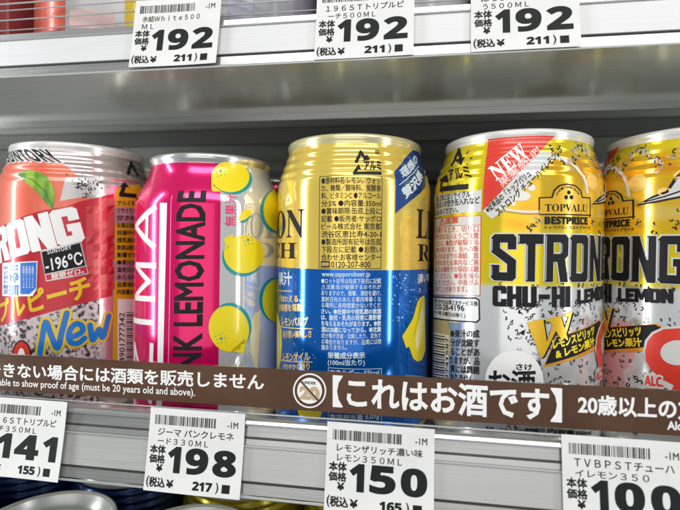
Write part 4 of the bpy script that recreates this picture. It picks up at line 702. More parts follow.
(4,'brand_badge','T','black',[[14.15,99.36],[14.82,99.39],[14.13,100.2]],{'t': 'T', 'w': 0.02, 'l': 4}),
(4,'brand_badge','T','black',[[14.85,99.01],[15.54,99.04],[14.83,99.85]],{'t': 'R', 'w': 0.02, 'l': 4}),
(4,'brand_badge','T','black',[[15.47,98.57],[16.18,98.61],[15.45,99.42]],{'t': 'U', 'w': 0.02, 'l': 4}),
(4,'brand_badge','T','black',[[15.99,98.06],[16.71,98.09],[15.97,98.9]],{'t': 'S', 'w': 0.02, 'l': 4}),
(4,'brand_badge','T','black',[[16.38,97.47],[17.11,97.51],[16.36,98.32]],{'t': 'T', 'w': 0.02, 'l': 4}),
(4,'price_lettering','T','black',[[4.1,87.18],[21.33,87.42],[4.06,89.69]],{'t': '𝗕𝗘𝗦𝗧𝗣𝗥𝗜𝗖𝗘', 'w': 0.035, 'l': 3}),
(4,'price_lettering','T','black',[[4.13,85.44],[23.11,85.69],[4.11,86.62]],{'t': 'トップバリュベストプライス', 'w': 0.02, 'l': 3}),
(4,'banner_print','P','orange',[[4.45,37.14],[8.73,48.05],[31.5,52.73],[40.8,47.77],[29.02,42.49]],{'l': 3}),
(4,'banner_print','P','black',[[4.96,38.03],[8.92,47.7],[30.96,52.41],[40.91,47.69],[27.69,43.74]],{'l': 4}),
(4,'banner_text','T','lemon',[[7.9,43.49],[26.75,47.85],[7.29,46.65]],{'t': 'レモンスピリッツ', 'w': 0.05, 'l': 5}),
(4,'banner_text','T','lemon',[[8.88,40.15],[26.9,44.01],[8.45,43.14]],{'t': '& レモン果汁', 'w': 0.05, 'l': 5}),
(4,'double_lettering','P','black',[[-0.8,52.22],[4.62,53.77],[6.19,44.51],[4.16,39.92]],{'l': 3}),
(4,'double_lettering','P','black',[[3.99,39.91],[5.02,40.64],[9.73,50.82],[7.86,51.18]],{'l': 3}),
(4,'double_lettering','P','black',[[6.38,53.8],[10.79,54.85],[13.75,46.87],[10.95,46.94]],{'l': 3}),
(4,'double_lettering','P','black',[[11.15,46.76],[12.73,46.9],[15.68,56.35],[11.18,55.02],[14.01,54.27]],{'l': 3}),
(4,'double_lettering','P','black',[[5.33,53.08],[7.81,53.98],[7.11,52.58]],{'l': 3}),
(4,'double_lettering','P','gold2',[[-1.41,52.57],[3.99,54.14],[5.54,44.88],[3.53,40.28]],{'l': 6}),
(4,'double_lettering','P','gold2',[[3.36,40.28],[4.39,41.0],[9.04,51.2],[7.21,51.55]],{'l': 6}),
(4,'double_lettering','P','gold2',[[5.73,54.17],[10.09,55.23],[13.01,47.27],[10.25,47.33]],{'l': 6}),
(4,'double_lettering','P','gold2',[[10.44,47.15],[12.0,47.3],[14.89,56.75],[10.47,55.41],[13.26,54.67]],{'l': 6}),
(4,'double_lettering','P','gold2',[[4.69,53.45],[7.15,54.36],[6.46,52.95]],{'l': 6}),
(4,'sake_circle_print','P','white',[[4.54,32.23],[4.33,29.8],[3.63,27.48],[2.48,25.38],[0.95,23.58],[-0.88,22.15],[-2.91,21.17],[-5.06,20.67],[-7.24,20.67],[-9.33,21.19],[-11.26,22.21],[-12.9,23.7],[-14.18,25.61],[-15.01,27.85],[-15.32,30.3],[-15.09,32.85],[-14.34,35.34],[-13.13,37.64],[-11.54,39.61],[-9.65,41.14],[-7.58,42.17],[-5.42,42.62],[-3.26,42.51],[-1.2,41.82],[0.66,40.62],[2.25,38.95],[3.46,36.93],[4.25,34.65]],{'l': 4}),
(4,'sake_circle_print','T','black',[[-13.77,25.48],[1.71,26.87],[-13.92,34.52]],{'t': 'お酒', 'w': 0.025, 'l': 5}),
(4,'sake_circle_print','T','black',[[-4.64,35.78],[0.55,35.96],[-4.67,37.9]],{'t': 'さけ', 'w': 0.03, 'l': 5}),
(4,'category_text','T','black',[[-14.83,12.19],[5.38,14.14],[-14.86,14.01]],{'t': '品目・リキュール(発泡性)①', 'w': 0.03, 'l': 5}),
(4,'category_text','T','black',[[6.45,14.15],[25.58,11.43],[6.42,15.91]],{'t': '内容量350ml', 'w': 0.03, 'l': 5}),
(5,'lemon_lettering','B','black',[[-37.75,59.29],[-18.82,60.39],[-37.86,64.01]],{'t': 'LEMON', 'w': 0.3, 'l': 3}),
(5,'nine_print','P','silverlt',[[-27.79,41.94],[-27.03,46.38],[-24.97,49.55],[-21.61,51.76],[-16.69,52.67],[-11.95,51.11],[-9.66,45.28],[-9.37,28.51],[-16.09,17.05],[-24.98,14.65],[-21.45,25.5],[-19.77,30.77],[-26.9,29.89],[-27.31,34.11],[-24.4,35.44]],{'l': 6}),
(5,'nine_print','P','redb',[[-26.96,42.09],[-26.2,46.16],[-24.33,48.93],[-21.3,51.1],[-16.68,51.99],[-12.48,50.38],[-10.48,45.19],[-10.19,28.39],[-16.1,17.73],[-23.43,15.82],[-19.71,27.3],[-18.05,32.15],[-21.59,33.54],[-25.05,36.38],[-26.56,38.93]],{'l': 7}),
(5,'nine_print','P','silverlt',[[-12.57,44.11],[-12.67,43.16],[-13.0,42.22],[-13.53,41.34],[-14.26,40.57],[-15.13,39.94],[-16.12,39.47],[-17.17,39.2],[-18.24,39.14],[-19.27,39.29],[-20.2,39.65],[-21.0,40.2],[-21.61,40.93],[-22.0,41.79],[-22.15,42.74],[-22.04,43.74],[-21.68,44.72],[-21.1,45.64],[-20.32,46.44],[-19.4,47.09],[-18.38,47.54],[-17.32,47.79],[-16.26,47.81],[-15.26,47.62],[-14.37,47.22],[-13.62,46.63],[-13.06,45.89],[-12.7,45.04]],{'l': 8}),
(5,'alcohol_lettering','T','silverlt',[[-26.74,30.47],[-21.1,31.02],[-26.8,33.68]],{'t': '𝗔𝗟𝗖.', 'w': 0.2, 'l': 9}),
(5,'alcohol_lettering','T','redb',[[-26.74,30.47],[-21.1,31.02],[-26.8,33.68]],{'t': '𝗔𝗟𝗖.', 'w': 0.04, 'l': 10}),
(5,'splash_print','P','black',[[-31.29,94.63],[-26.49,97.5],[-21.54,99.21],[-19.29,103.54],[-16.54,106.83],[-11.9,109.33],[-11.91,96.92],[-17.44,96.52],[-24.84,95.25]],{'l': 2}),
(5,'splash_print','P','silverlt',[[-29.85,95.25],[-25.83,96.91],[-20.93,98.47],[-18.41,102.77],[-15.65,105.71],[-11.98,108.17],[-11.92,97.93],[-17.45,97.2],[-24.85,95.95]],{'l': 3}),
(5,'splash_print','S','black',[[-28.13,95.84],[-21.8,97.32],[-14.7,99.76]],{'w': 0.5, 'l': 4}),
('band','notice_text','T','white',[[-138.57,25.98],[-26.64,27.29],[-138.6,31.46]],{'t': 'できない場合には酒類を販売しません', 'w': 0.025, 'l': 1}),
('band','notice_english_text','T','white',[[-133.62,21.88],[-52.39,22.74],[-133.64,25.39]],{'t': 'able to show proof of age (must be 20 years old and above).', 'w': 0.012, 'l': 1}),
('band','alcohol_notice_text','T','white',[[-1.44,23.25],[72.72,23.07],[-1.58,33.63]],{'t': '【これはお酒です】', 'w': 0.028, 'l': 1}),
('band','age_notice_text','T','white',[[77.94,26.0],[112.17,26.3],[77.83,32.08]],{'t': '20歳以上の方', 'w': 0.03, 'l': 1}),
('band','age_english_text','T','white',[[103.94,22.83],[113.35,22.99],[103.9,25.32]],{'t': 'Alcohol', 'w': 0.03, 'l': 1}),
('band','under_twenty_icon','P','white',[[-4.04,28.43],[-4.08,27.64],[-4.22,26.85],[-4.46,26.09],[-4.79,25.36],[-5.2,24.67],[-5.7,24.05],[-6.27,23.49],[-6.9,23.01],[-7.59,22.61],[-8.32,22.31],[-9.07,22.1],[-9.84,22.0],[-10.61,22.0],[-11.38,22.11],[-12.12,22.32],[-12.82,22.62],[-13.47,23.02],[-14.06,23.51],[-14.58,24.08],[-15.03,24.72],[-15.38,25.41],[-15.64,26.15],[-15.8,26.92],[-15.87,27.72],[-15.83,28.52],[-15.68,29.31],[-15.44,30.08],[-15.1,30.82],[-14.68,31.5],[-14.17,32.13],[-13.59,32.69],[-12.95,33.17],[-12.26,33.56],[-11.53,33.85],[-10.77,34.05],[-10.0,34.14],[-9.23,34.13],[-8.47,34.02],[-7.74,33.8],[-7.04,33.49],[-6.4,33.09],[-5.81,32.6],[-5.3,32.03],[-4.87,31.4],[-4.52,30.71],[-4.26,29.98],[-4.1,29.21]],{'l': 1}),
('band','under_twenty_icon','P','brown',[[-4.61,28.39],[-4.64,27.67],[-4.77,26.96],[-4.98,26.27],[-5.28,25.61],[-5.66,24.98],[-6.11,24.42],[-6.62,23.91],[-7.19,23.47],[-7.81,23.11],[-8.47,22.84],[-9.15,22.65],[-9.85,22.56],[-10.55,22.56],[-11.24,22.66],[-11.9,22.85],[-12.54,23.13],[-13.13,23.49],[-13.66,23.93],[-14.13,24.45],[-14.53,25.03],[-14.85,25.66],[-15.09,26.33],[-15.23,27.03],[-15.29,27.75],[-15.25,28.48],[-15.12,29.2],[-14.91,29.9],[-14.6,30.56],[-14.22,31.19],[-13.76,31.76],[-13.24,32.27],[-12.66,32.7],[-12.03,33.05],[-11.37,33.32],[-10.69,33.5],[-9.99,33.59],[-9.3,33.58],[-8.61,33.47],[-7.95,33.28],[-7.32,32.99],[-6.74,32.63],[-6.21,32.18],[-5.74,31.67],[-5.35,31.09],[-5.04,30.47],[-4.8,29.8],[-4.66,29.11]],{'l': 2}),
('band','under_twenty_icon','P','white',[[-5.52,28.34],[-5.57,27.63],[-5.72,26.93],[-5.97,26.26],[-6.32,25.63],[-6.77,25.06],[-7.28,24.57],[-7.87,24.16],[-8.5,23.85],[-9.17,23.64],[-9.86,23.54],[-10.55,23.55],[-11.23,23.67],[-11.88,23.9],[-12.48,24.24],[-13.01,24.67],[-13.47,25.18],[-13.84,25.77],[-14.12,26.41],[-14.29,27.1],[-14.36,27.81],[-14.31,28.52],[-14.16,29.23],[-13.9,29.9],[-13.54,30.53],[-13.09,31.1],[-12.57,31.6],[-11.98,32.0],[-11.34,32.31],[-10.67,32.51],[-9.98,32.61],[-9.29,32.59],[-8.61,32.46],[-7.97,32.23],[-7.38,31.89],[-6.85,31.46],[-6.39,30.94],[-6.03,30.36],[-5.76,29.72],[-5.59,29.04]],{'l': 3}),
('band','under_twenty_icon','T','tan2',[[-13.0,25.3],[-6.76,25.17],[-13.05,29.32]],{'t': '20', 'w': 0.07, 'l': 4}),
('band','under_twenty_icon','T','brown',[[-12.34,30.41],[-7.71,30.33],[-12.36,31.36]],{'t': 'UNDER', 'w': 0.03, 'l': 4}),
('band','under_twenty_icon','S','brown',[[-13.25,31.41],[-6.75,24.82]],{'w': 0.6, 'l': 5}),
]
# ------------------------------------------------------------------ cans
def r350(z):
    if z < 7: return 26+7*math.sin(min(1, max(0, z)/7)*math.pi/2)
    if z <= 101: return 33.0
    t = min(1, (z-101)/17.); s = t*t*(3-2*t)*.55+t*.45*t; b = 0
    if 103 < z < 118: b = .22*math.sqrt(math.sin(math.pi*(z-103)/15))*math.cos(2*math.pi*(z-104.2)/3.6)
    return 33-4.6*s+b
def r330(z):
    if z < 7: return 26+7*math.sin(min(1, max(0, z)/7)*math.pi/2)
    if z <= 93: return 33.0
    t = min(1, (z-93)/18.); s = t*t*(3-2*t)
    return 33-6.7*s
def body_profile(R, top):
    zs = [0,.5,1,2,3,4,5,6,7]+[8+4*k for k in range(21)]
    zs = [z for z in zs if z < 93]+[93+.5*k for k in range(int((top-93)/.5)+1)]
    return [(0,3),(20,1.5),(24,.2)]+[(R(z), z) for z in zs]
def make_can(loc, kind, label, body_mat, rim_mat, group=None, rotz=0, cat='drink can', name='drink_can'):
    t = thing(name, loc, label, cat, group, (0,0,rotz))
    R, top, rr = (r330, 111, 27.0) if kind == 330 else (r350, 118, 28.8)
    lathe('can_body', body_mat, body_profile(R, top), t)
    q = top; e = R(top)
    lathe('can_rim', rim_mat, [(e-.1,q-.2),(e+.15,q+.2),(rr-.5,q+.7),(rr,q+1.3),(rr+.02,q+2.6),(rr-.3,q+3.4),(rr-.8,q+3.75),(rr-1.3,q+3.6),(rr-1.8,q+3.1)], t)
    ld = lathe('can_lid', 'lid_metal', [(rr-1.9,q+2.9),(rr-2.6,q+.4),(rr-4.4,q-3.4),(rr-5.0,q-4.0),(rr-5.8,q-3.6),(rr-6.4,q-1.6),(rr-7.2,q-1.0),(rr-9,q-1.2),(10,q-1.3),(0,q-1.3)], t, 96)
    bm = bmesh.new(); bmesh.ops.create_circle(bm, cap_ends=True, segments=24, radius=1)
    for v in bm.verts: v.co = Vector((v.co.x*7.5, v.co.y*11-4, 0))
    r = bmesh.ops.extrude_face_region(bm, geom=bm.faces[:])
    for v in [g for g in r['geom'] if isinstance(g, bmesh.types.BMVert)]: v.co.z += .8
    for v in bm.verts: v.co = Vector((v.co.x, v.co.y, v.co.z+q-.9))*MM
    bmesh.ops.recalc_face_normals(bm, faces=bm.faces)
    bm_obj('pull_tab', bm, ld, ['rim_metal'])
    return t, R
def art_for(root, R, keys, shift=0, extra=None):
    sheets = {}
    def sh(n): return sheets.setdefault(n, Sheet())
    for key, off in keys:
        for (s, name, kind, m, pts, k) in ART:
            if s != key: continue
            pts = [(p[0]+off, p[1]) for p in pts]; h = .06*k.get('l', 1)
            if kind == 'T': sh(name).text(k['t'], pts[0], pts[1], pts[2], m, h, k.get('w', 0))
            elif kind == 'B': block_text(sh(name), k['t'], pts, m, h, k.get('w', 0), k.get('o'))
            elif kind == 'S': sh(name).stroke(pts, k['w'], m, h, k.get('rd'))
            elif k.get('full'): sh(name).rect(-103.6, 8, 103.6, 69.8, m, h)
            else: sh(name).poly(pts, m, h)
    if extra: extra(sh)
    for n, s in sheets.items():
        o = s.wrap(n, root, R)
        if n == 'bubble_print': o['kind'] = 'stuff'

BLOCK = {  # block capitals on a 9 x 16.6 grid: outer loop and holes
 'S': [[(1.2,16.6),(8.0,16.6),(9,15.4),(9,11.2),(6.0,11.2),(6.0,13.6),(3.2,13.6),(3.2,11.6),(9,7.4),(9,1.2),(7.8,0),(1.2,0),(0,1.2),(0,5.6),(3.1,5.6),(3.1,3.0),(5.9,3.0),(5.9,6.0),(0,10.2),(0,15.4)]],
 'T': [[(0,16.6),(9,16.6),(9,13.2),(6.1,13.2),(6.1,0),(2.9,0),(2.9,13.2),(0,13.2)]],
 'R': [[(0,0),(0,16.6),(7.8,16.6),(9,15.4),(9,9.4),(7.6,8),(9,0),(5.9,0),(4.6,7),(3.1,7),(3.1,0)],[(3.1,9.8),(5.9,9.8),(5.9,13.8),(3.1,13.8)]],
 'O': [[(1.2,0),(0,1.2),(0,15.4),(1.2,16.6),(7.8,16.6),(9,15.4),(9,1.2),(7.8,0)],[(3.1,3),(5.9,3),(5.9,13.6),(3.1,13.6)]],
 'N': [[(0,0),(0,16.6),(3.1,16.6),(5.9,7.6),(5.9,16.6),(9,16.6),(9,0),(6.1,0),(3.1,9),(3.1,0)]],
 'G': [[(1.2,0),(0,1.2),(0,15.4),(1.2,16.6),(7.8,16.6),(9,15.4),(9,11),(5.9,11),(5.9,13.6),(3.1,13.6),(3.1,3),(5.9,3),(5.9,6),(4.8,6),(4.8,8.6),(9,8.6),(9,1.2),(7.8,0)]]}
BLOCK['C'] = [[(1.2,16.6),(7.8,16.6),(9,15.4),(9,11),(5.9,11),(5.9,13.6),(3.1,13.6),(3.1,3),(5.9,3),(5.9,5.6),(9,5.6),(9,1.2),(7.8,0),(1.2,0),(0,1.2),(0,15.4)]]
BLOCK['H'] = [[(0,0),(0,16.6),(3.1,16.6),(3.1,9.9),(5.9,9.9),(5.9,16.6),(9,16.6),(9,0),(5.9,0),(5.9,6.8),(3.1,6.8),(3.1,0)]]
BLOCK['U'] = [[(1.2,0),(0,1.2),(0,16.6),(3.1,16.6),(3.1,3),(5.9,3),(5.9,16.6),(9,16.6),(9,1.2),(7.8,0)]]
BLOCK['-'] = [[(1,6.8),(1,10),(8,10),(8,6.8)]]
BLOCK['I'] = [[(0,0),(0,16.6),(3.4,16.6),(3.4,0)]]
BLOCK['L'] = [[(0,0),(0,16.6),(3.1,16.6),(3.1,3.2),(8,3.2),(8,0)]]
BLOCK['E'] = [[(0,0),(0,16.6),(8.2,16.6),(8.2,13.4),(3.1,13.4),(3.1,10),(7.4,10),(7.4,7),(3.1,7),(3.1,3.2),(8.2,3.2),(8.2,0)]]
BLOCK['M'] = [[(0,0),(0,16.6),(3.4,16.6),(6,8.5),(8.6,16.6),(12,16.6),(12,0),(9.2,0),(9.2,10),(7,3.6),(5,3.6),(2.8,10),(2.8,0)]]
def block_text(s, txt, pts, m, h, w=0, o=None):
    adv = {'I': 3.4, 'M': 12, 'L': 8, 'E': 8.2}; W = sum(adv.get(c, 9) for c in txt)+1.0*(len(txt)-1)
    bl, br, tl = pts; x = 0
    for c in txt:
        A = lambda p: (bl[0]+(x+p[0])/W*(br[0]-bl[0])+p[1]/16.6*(tl[0]-bl[0]), bl[1]+(x+p[0])/W*(br[1]-bl[1])+p[1]/16.6*(tl[1]-bl[1]))
        loops = [[A(p) for p in l] for l in BLOCK[c]]
        s.poly(loops, m, h)
        for l in loops:
            if w: s.stroke(l+[l[0]], w, m, h+.012)
            if o: s.stroke(l+[l[0]], .55, o, h-.05)
        x += adv.get(c, 9)+1.0
def squiggle(sh, name, u, z, r, m='black', h=.14):
    a = random.uniform(0, 6.28); sp = random.choice((2.4, 3.2, 4.2)); pts = []
    for k in range(5):
        b = a+sp*k/4; pts.append((u+r*math.cos(b), z+r*math.sin(b)*random.uniform(.8,1.2)))
    if m == 'black' and random.random() < .2: m = 'bubble_grey'
    sh(name).stroke(pts, random.uniform(.24,.42), m, h)
def strong_extra(sh):
    x = -13.8
    s = sh('strong_lettering')
    for k, ch in enumerate('STRONG'):
        for dx, dz, m, h in ((0,0,'black',.27),):
            s.poly([[(x+p[0]*.94+dx, 67+p[1]+dz) for p in l] for l in BLOCK[ch]], m, h)
        # silver bevel: outline of the letter, thicker towards its upper left
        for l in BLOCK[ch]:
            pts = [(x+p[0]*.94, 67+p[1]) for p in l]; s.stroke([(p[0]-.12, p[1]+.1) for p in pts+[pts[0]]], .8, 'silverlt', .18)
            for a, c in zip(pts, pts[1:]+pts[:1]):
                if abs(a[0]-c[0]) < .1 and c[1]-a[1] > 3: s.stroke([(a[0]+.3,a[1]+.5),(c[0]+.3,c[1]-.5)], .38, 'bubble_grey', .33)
        x += 9.05
    st = random.Random(3)
    for k in range(800):
        u = random.uniform(-9, 52); z = random.uniform(14, 61)
        d = math.exp(-((u-(-2))/7)**2)+.8*math.exp(-((u-14)/8)**2)*(z > 45)+.7*math.exp(-((u-16)/6)**2)*(z < 32)+.35
        if random.random() < d: squiggle(sh, 'bubble_print', u, z, random.uniform(.35,.75))
    for c in ((-1,86),(2,87),(24,89),(36,88),(38,92),(44,87),(30,86)):
        for j in range(5): squiggle(sh, 'bubble_print', c[0]+random.uniform(-1.2,1.2), c[1]+random.uniform(-2.2,2.2), .5)
    for k in range(150):
        u = random.uniform(7, 62); z = 112.5+3.2*math.sin(u*.35)+random.gauss(0,1.1)
        if z < 117.4: squiggle(sh, 'bubble_print', u, z, random.uniform(.35,.75), random.choice(('black','black','silverlt','bubble_grey')))
    for k in range(14): squiggle(sh, 'bubble_print', random.uniform(-40,-18), random.uniform(98,116), .4)
    for k in range(26): squiggle(sh, 'bubble_print', random.uniform(-12,50), 65.6+random.uniform(-.8,.8), .45)
    # pale lemon pith and flower shapes in the orange area
    for (u,z,a,c,m) in ((-4,97,3.2,1.8,'cream'),(-3.4,100.4,1.4,1.2,'cream'),(-.6,99.8,1.3,1.2,'cream'),(24,103,3.4,3.2,'orange_pale'),(40,104,4.6,2.6,'orange_pale'),(33,99,2.2,1.4,'orange_pale')):
        sh('lemon_print').poly([(u+a*math.cos(t*.35), z+c*math.sin(t*.35)) for t in range(18)], m, .12)
    ring = [(-13+1.0*k, 92.6-1.9*math.sin(k*.13)) for k in range(24)]
    sh('lemon_print').stroke(ring, .45, 'lemond', .12); sh('lemon_print').stroke([(p[0],p[1]+.7) for p in ring], .8, 'cream', .11)
    arc = [(7+14*math.cos(a), 98+13*math.sin(a)) for a in [math.radians(200-9*k) for k in range(23)]]
    sh('lemon_print').stroke(arc, 1.3, 'cream', .10)
mat('bubble_grey', (.40,.40,.42), .2, .35, .3); mat('orange_pale', (.88,.60,.16), .2, .35, .4)

def peach_extra(sh):
    sh('splash_print').poly([(-70,50),(-40,50),(-28,54.5),(-8,58),(11,61.3),(29.4,64),(29.4,8),(-70,8)], 'splash', .05)
    for k in range(60): squiggle(sh, 'bubble_print', random.gauss(24,2.6), random.gauss(102.5,2.2), random.uniform(.25,.6), 'black', .14)
    sh('silver_patch_print').poly([(14,96),(30,100),(30,108),(16,106)], 'bubble_white', .08)
mat('bubble_white', (.66,.62,.62), .4, .3, .3)
def zima_extra(sh):
    sh('pink_panel_print').poly([(-75,9),(-75,110.8)]+[(-75+9.2*k,110.8) for k in range(1,11)]+[(17.3,110.8),(17.2,60),(17.0,9)], 'pink', .05)
def rich_extra(sh):
    n = Sheet()
    s = sh('brand_lettering')
    s.text('𝐋𝐄𝐌𝐎𝐍', (-76,81.6), (-15.4,81.6), (-76,93), 'black', .08, 0)
    s.text('𝐑𝐈𝐂𝐇', (-66,73.4), (-19.4,73.4), (-66,79.9), 'black', .08, 0)
    s = sh('far_side_lettering')
    s.text('𝐋𝐄𝐌𝐎𝐍', (32.4,82.0), (93,82.0), (32.4,94), 'black', .08, 0)
    s = sh('far_side_subtitle')
    s.text('𝐑𝐈𝐂𝐇', (33.5,73), (78,73), (33.5,80), 'black', .08, 0)
    s = sh('far_side_caption')
    s.text('リッチ', (-29,95), (-24.6,95.4), (-29,97.2), 'black', .08, .02)
    sh('taste_text').text('濃い味', (34,64.5), (47,64.5), (34,68), 'white', .13, .02)

c1, R1 = make_can((-135,0,0), 350, 'white and coral can with a peach picture, leftmost can of the middle shelf', 'peach_metal', 'rim_white', 'cans in the front row of the middle shelf')
art_for(c1, R1, [(1,0)], extra=peach_extra)
c2, R2 = make_can((-67.7,0,0), 330, 'bright pink can with sideways lettering and lemon drawings, front row', 'zima_metal', 'rim_metal', 'cans in the front row of the middle shelf')
ART2 = [a for a in ART if a[1] == 'pink_panel_print']
for a in ART2: ART.remove(a)
art_for(c2, R2, [(2,0)], extra=zima_extra); c2.scale.z = 1.011
c3, R3 = make_can((-1.8,0,0), 350, 'gold can with blue lower half turned to its framed ingredient text', 'gold_metal', 'rim_gold', 'cans in the front row of the middle shelf')
art_for(c3, R3, [(3,0)], extra=rich_extra)
c4, R4 = make_can((66,0,0), 350, 'yellow and silver can with a red flash and white warning panels', 'lemon_can', 'rim_white', 'cans in the front row of the middle shelf')
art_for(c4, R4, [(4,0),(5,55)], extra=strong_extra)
def copy_tree(o, parent=None, keep=None):
    c = o.copy(); COL.objects.link(c); c.parent = parent
    for ch in list(o.children):
        if keep and ch.name.split('.')[0] not in keep: continue
        copy_tree(ch, c, None)
    return c
c5 = copy_tree(c4); c5.location.x = 131.5*MM; c5.rotation_euler.z = -55/33.0
c5['label'] = 'yellow and silver can turned to show a big red nine, rightmost in front row'
KEEP = {'can_body','can_rim','can_lid','pink_panel_print','blue_panel_print','peach_print','red_panel_print','strong_lettering','lemon_print'}
where = ['directly behind the front one', 'third in its lane from the shelf front']
for row in (1, 2):
    for src, txt in ((c1,'white and coral peach can'),(c2,'pink lemonade can'),(c3,'gold and blue can'),(c4,'yellow and silver can with red flash'),(c5,'rightmost lane yellow and silver can')):
        c = copy_tree(src, keep=KEEP); c.location.y = 67.5*row*MM; c.rotation_euler.z = src.rotation_euler.z+[0,.5,-.9][row]
        c['label'] = txt+' '+where[row-1]; c['group'] = 'cans standing behind the front row'

# ------------------------------------------------------------------ shelves
X0, X1 = -420, 420
TAN = math.tan(math.radians(9.5))
def make_shelf(dy, dz, label, panel, upper):
    t = thing('metal_shelf', (0,dy,dz), label, 'shelf')
    def lean(name, m, z0, z1, out=0, th=1.2):
        y0 = -50+(z0-10)*TAN+1.0-out; y1 = -50+(z1-10)*TAN+1.0-out
        return prism(name, m, [(y0,z0),(y1,z1),(y1+th,z1),(y0+th,z0)], X0, X1, t)
    def ridge(name, m, z, r, out=0):
        y = -50+(z-10)*TAN+1.0-out
        return prism(name, m, [(y+r*math.cos(a*math.pi/5), z+r*math.sin(a*math.pi/5)) for a in range(10)], X0, X1, t)
    box('shelf_plate', 'brushed_steel', X0, X1, -46, 230, -3.0, -.2, t, .3)
    if upper: lean('holder_strip', 'light_steel', 8.3, 10.6, -.2)
    if not upper: low_holder(lean, ridge, t)
    ridge('holder_ridge', 'acrylic_edge', 7.9, .4, .2)
    lean('front_panel', panel, -3.4, 7.5)
    lean('panel_groove', 'groove_grey', -4.2, -3.5, -.9)
    lean('holder_strip', 'mid_steel', -8.0, -4.5, -.3)
    ridge('bottom_lip', 'acrylic_edge', -8.5, .45, .4)
    return t
def low_holder(lean, ridge, t):
    prism('holder_ledge', 'mid_steel', [(-49.2,15.7),(-48.6,16.6),(-47.4,17.2),(-45.0,17.4),(-44,16.9),(-44,15.7)], X0, X1, t)
    ridge('holder_ridge', 'acrylic_edge', 15.3, .5, .3)
    lean('holder_strip', 'mid_steel', 11.0, 15.0, -.4)
    lean('holder_groove', 'groove_grey', 10.45, 10.85, -.7)
    lean('holder_strip', 'light_steel', 8.3, 10.2, -.2)
    lean('tag_cover_edge', 'acrylic_edge', 18.7, 19.1, .2, .6)
s1 = make_shelf(0, 0, 'middle shelf with silver front rail carrying the lower row of price tags', 'panel_silver', False)
s2 = make_shelf(16.5, 155, 'upper shelf with front rail whitened as if brightly lit and grey metal underside', 'panel_lit_white', True)
# underside of the upper shelf: pan, rear lip and rear beam
box('underside_pan', 'brushed_steel', X0, X1, -53.4, 10.5, -9.2, -8.7, s2, .1)
box('pan_lip', 'mid_steel', X0, X1, 10.6, 12.4, -12.6, -8.6, s2, .3)
box('rear_beam', 'slat_light', X0, X1, 63.5, 67.5, -12.5, -3.3, s2, .3)
# ------------------------------------------------------------------ clear guards in front of the cans
def guard(dy, dz, z0, z1, label):
    t = thing('shelf_guard', (0,dy,dz), label, 'shelf guard')
    box('guard_panel', 'clear_acrylic', X0, X1, -46.6, -45.2, z0, z1, t, 0)
    return t
g1 = guard(0, 0, 19.9, 34.9, 'clear guard strip carrying the brown notice band with white lettering')
bm = bmesh.new()
top = [(-420+14*k, 34.95+.12*math.sin(k*.9)+.08*math.sin(k*2.3)) for k in range(61)]
a = [bm.verts.new((x*MM,-47*MM,21*MM)) for x,_ in top]; b_ = [bm.verts.new((x*MM,-47*MM,z*MM)) for x,z in top]
c_ = [bm.verts.new((x*MM,-46.65*MM,21*MM)) for x,_ in top]; d_ = [bm.verts.new((x*MM,-46.65*MM,z*MM)) for x,z in top]
for k in range(60):
    bm.faces.new((a[k],a[k+1],b_[k+1],b_[k])); bm.faces.new((b_[k],b_[k+1],d_[k+1],d_[k])); bm.faces.new((c_[k],d_[k],d_[k+1],c_[k+1])); bm.faces.new((a[k],c_[k],c_[k+1],a[k+1]))
bmesh.ops.recalc_face_normals(bm, faces=bm.faces)
bm_obj('notice_band', bm, g1, ['brown'])
sheets = {}
for (s, name, kind, m, pts, k) in ART:
    if s != 'band': continue
    sh = sheets.setdefault(name, Sheet()); h = .05*k.get('l', 1)
    if kind == 'T': sh.text(k['t'], pts[0], pts[1], pts[2], m, h, k.get('w', 0))
    elif kind == 'S': sh.stroke(pts, k['w'], m, h)
    else: sh.poly(pts, m, h)
for n, s in sheets.items(): s.lay(n, g1, lambda u,z,h: (u, -47.0-h, z))
g2 = guard(16.5, 155, 11.5, 60, 'clear upright guard along the upper shelf')
for z, r in ((13.2,.35),(17.5,.5),(21.6,.4),(24.4,.6)):
    box('guard_rib', 'acrylic_edge', X0, X1, -47.0, -46.61, z-r/2, z+r/2, g2, 0)
box('guard_foot', 'mid_steel', X0, X1, -47.4, -45.0, 10.6, 11.4, g2, .1)

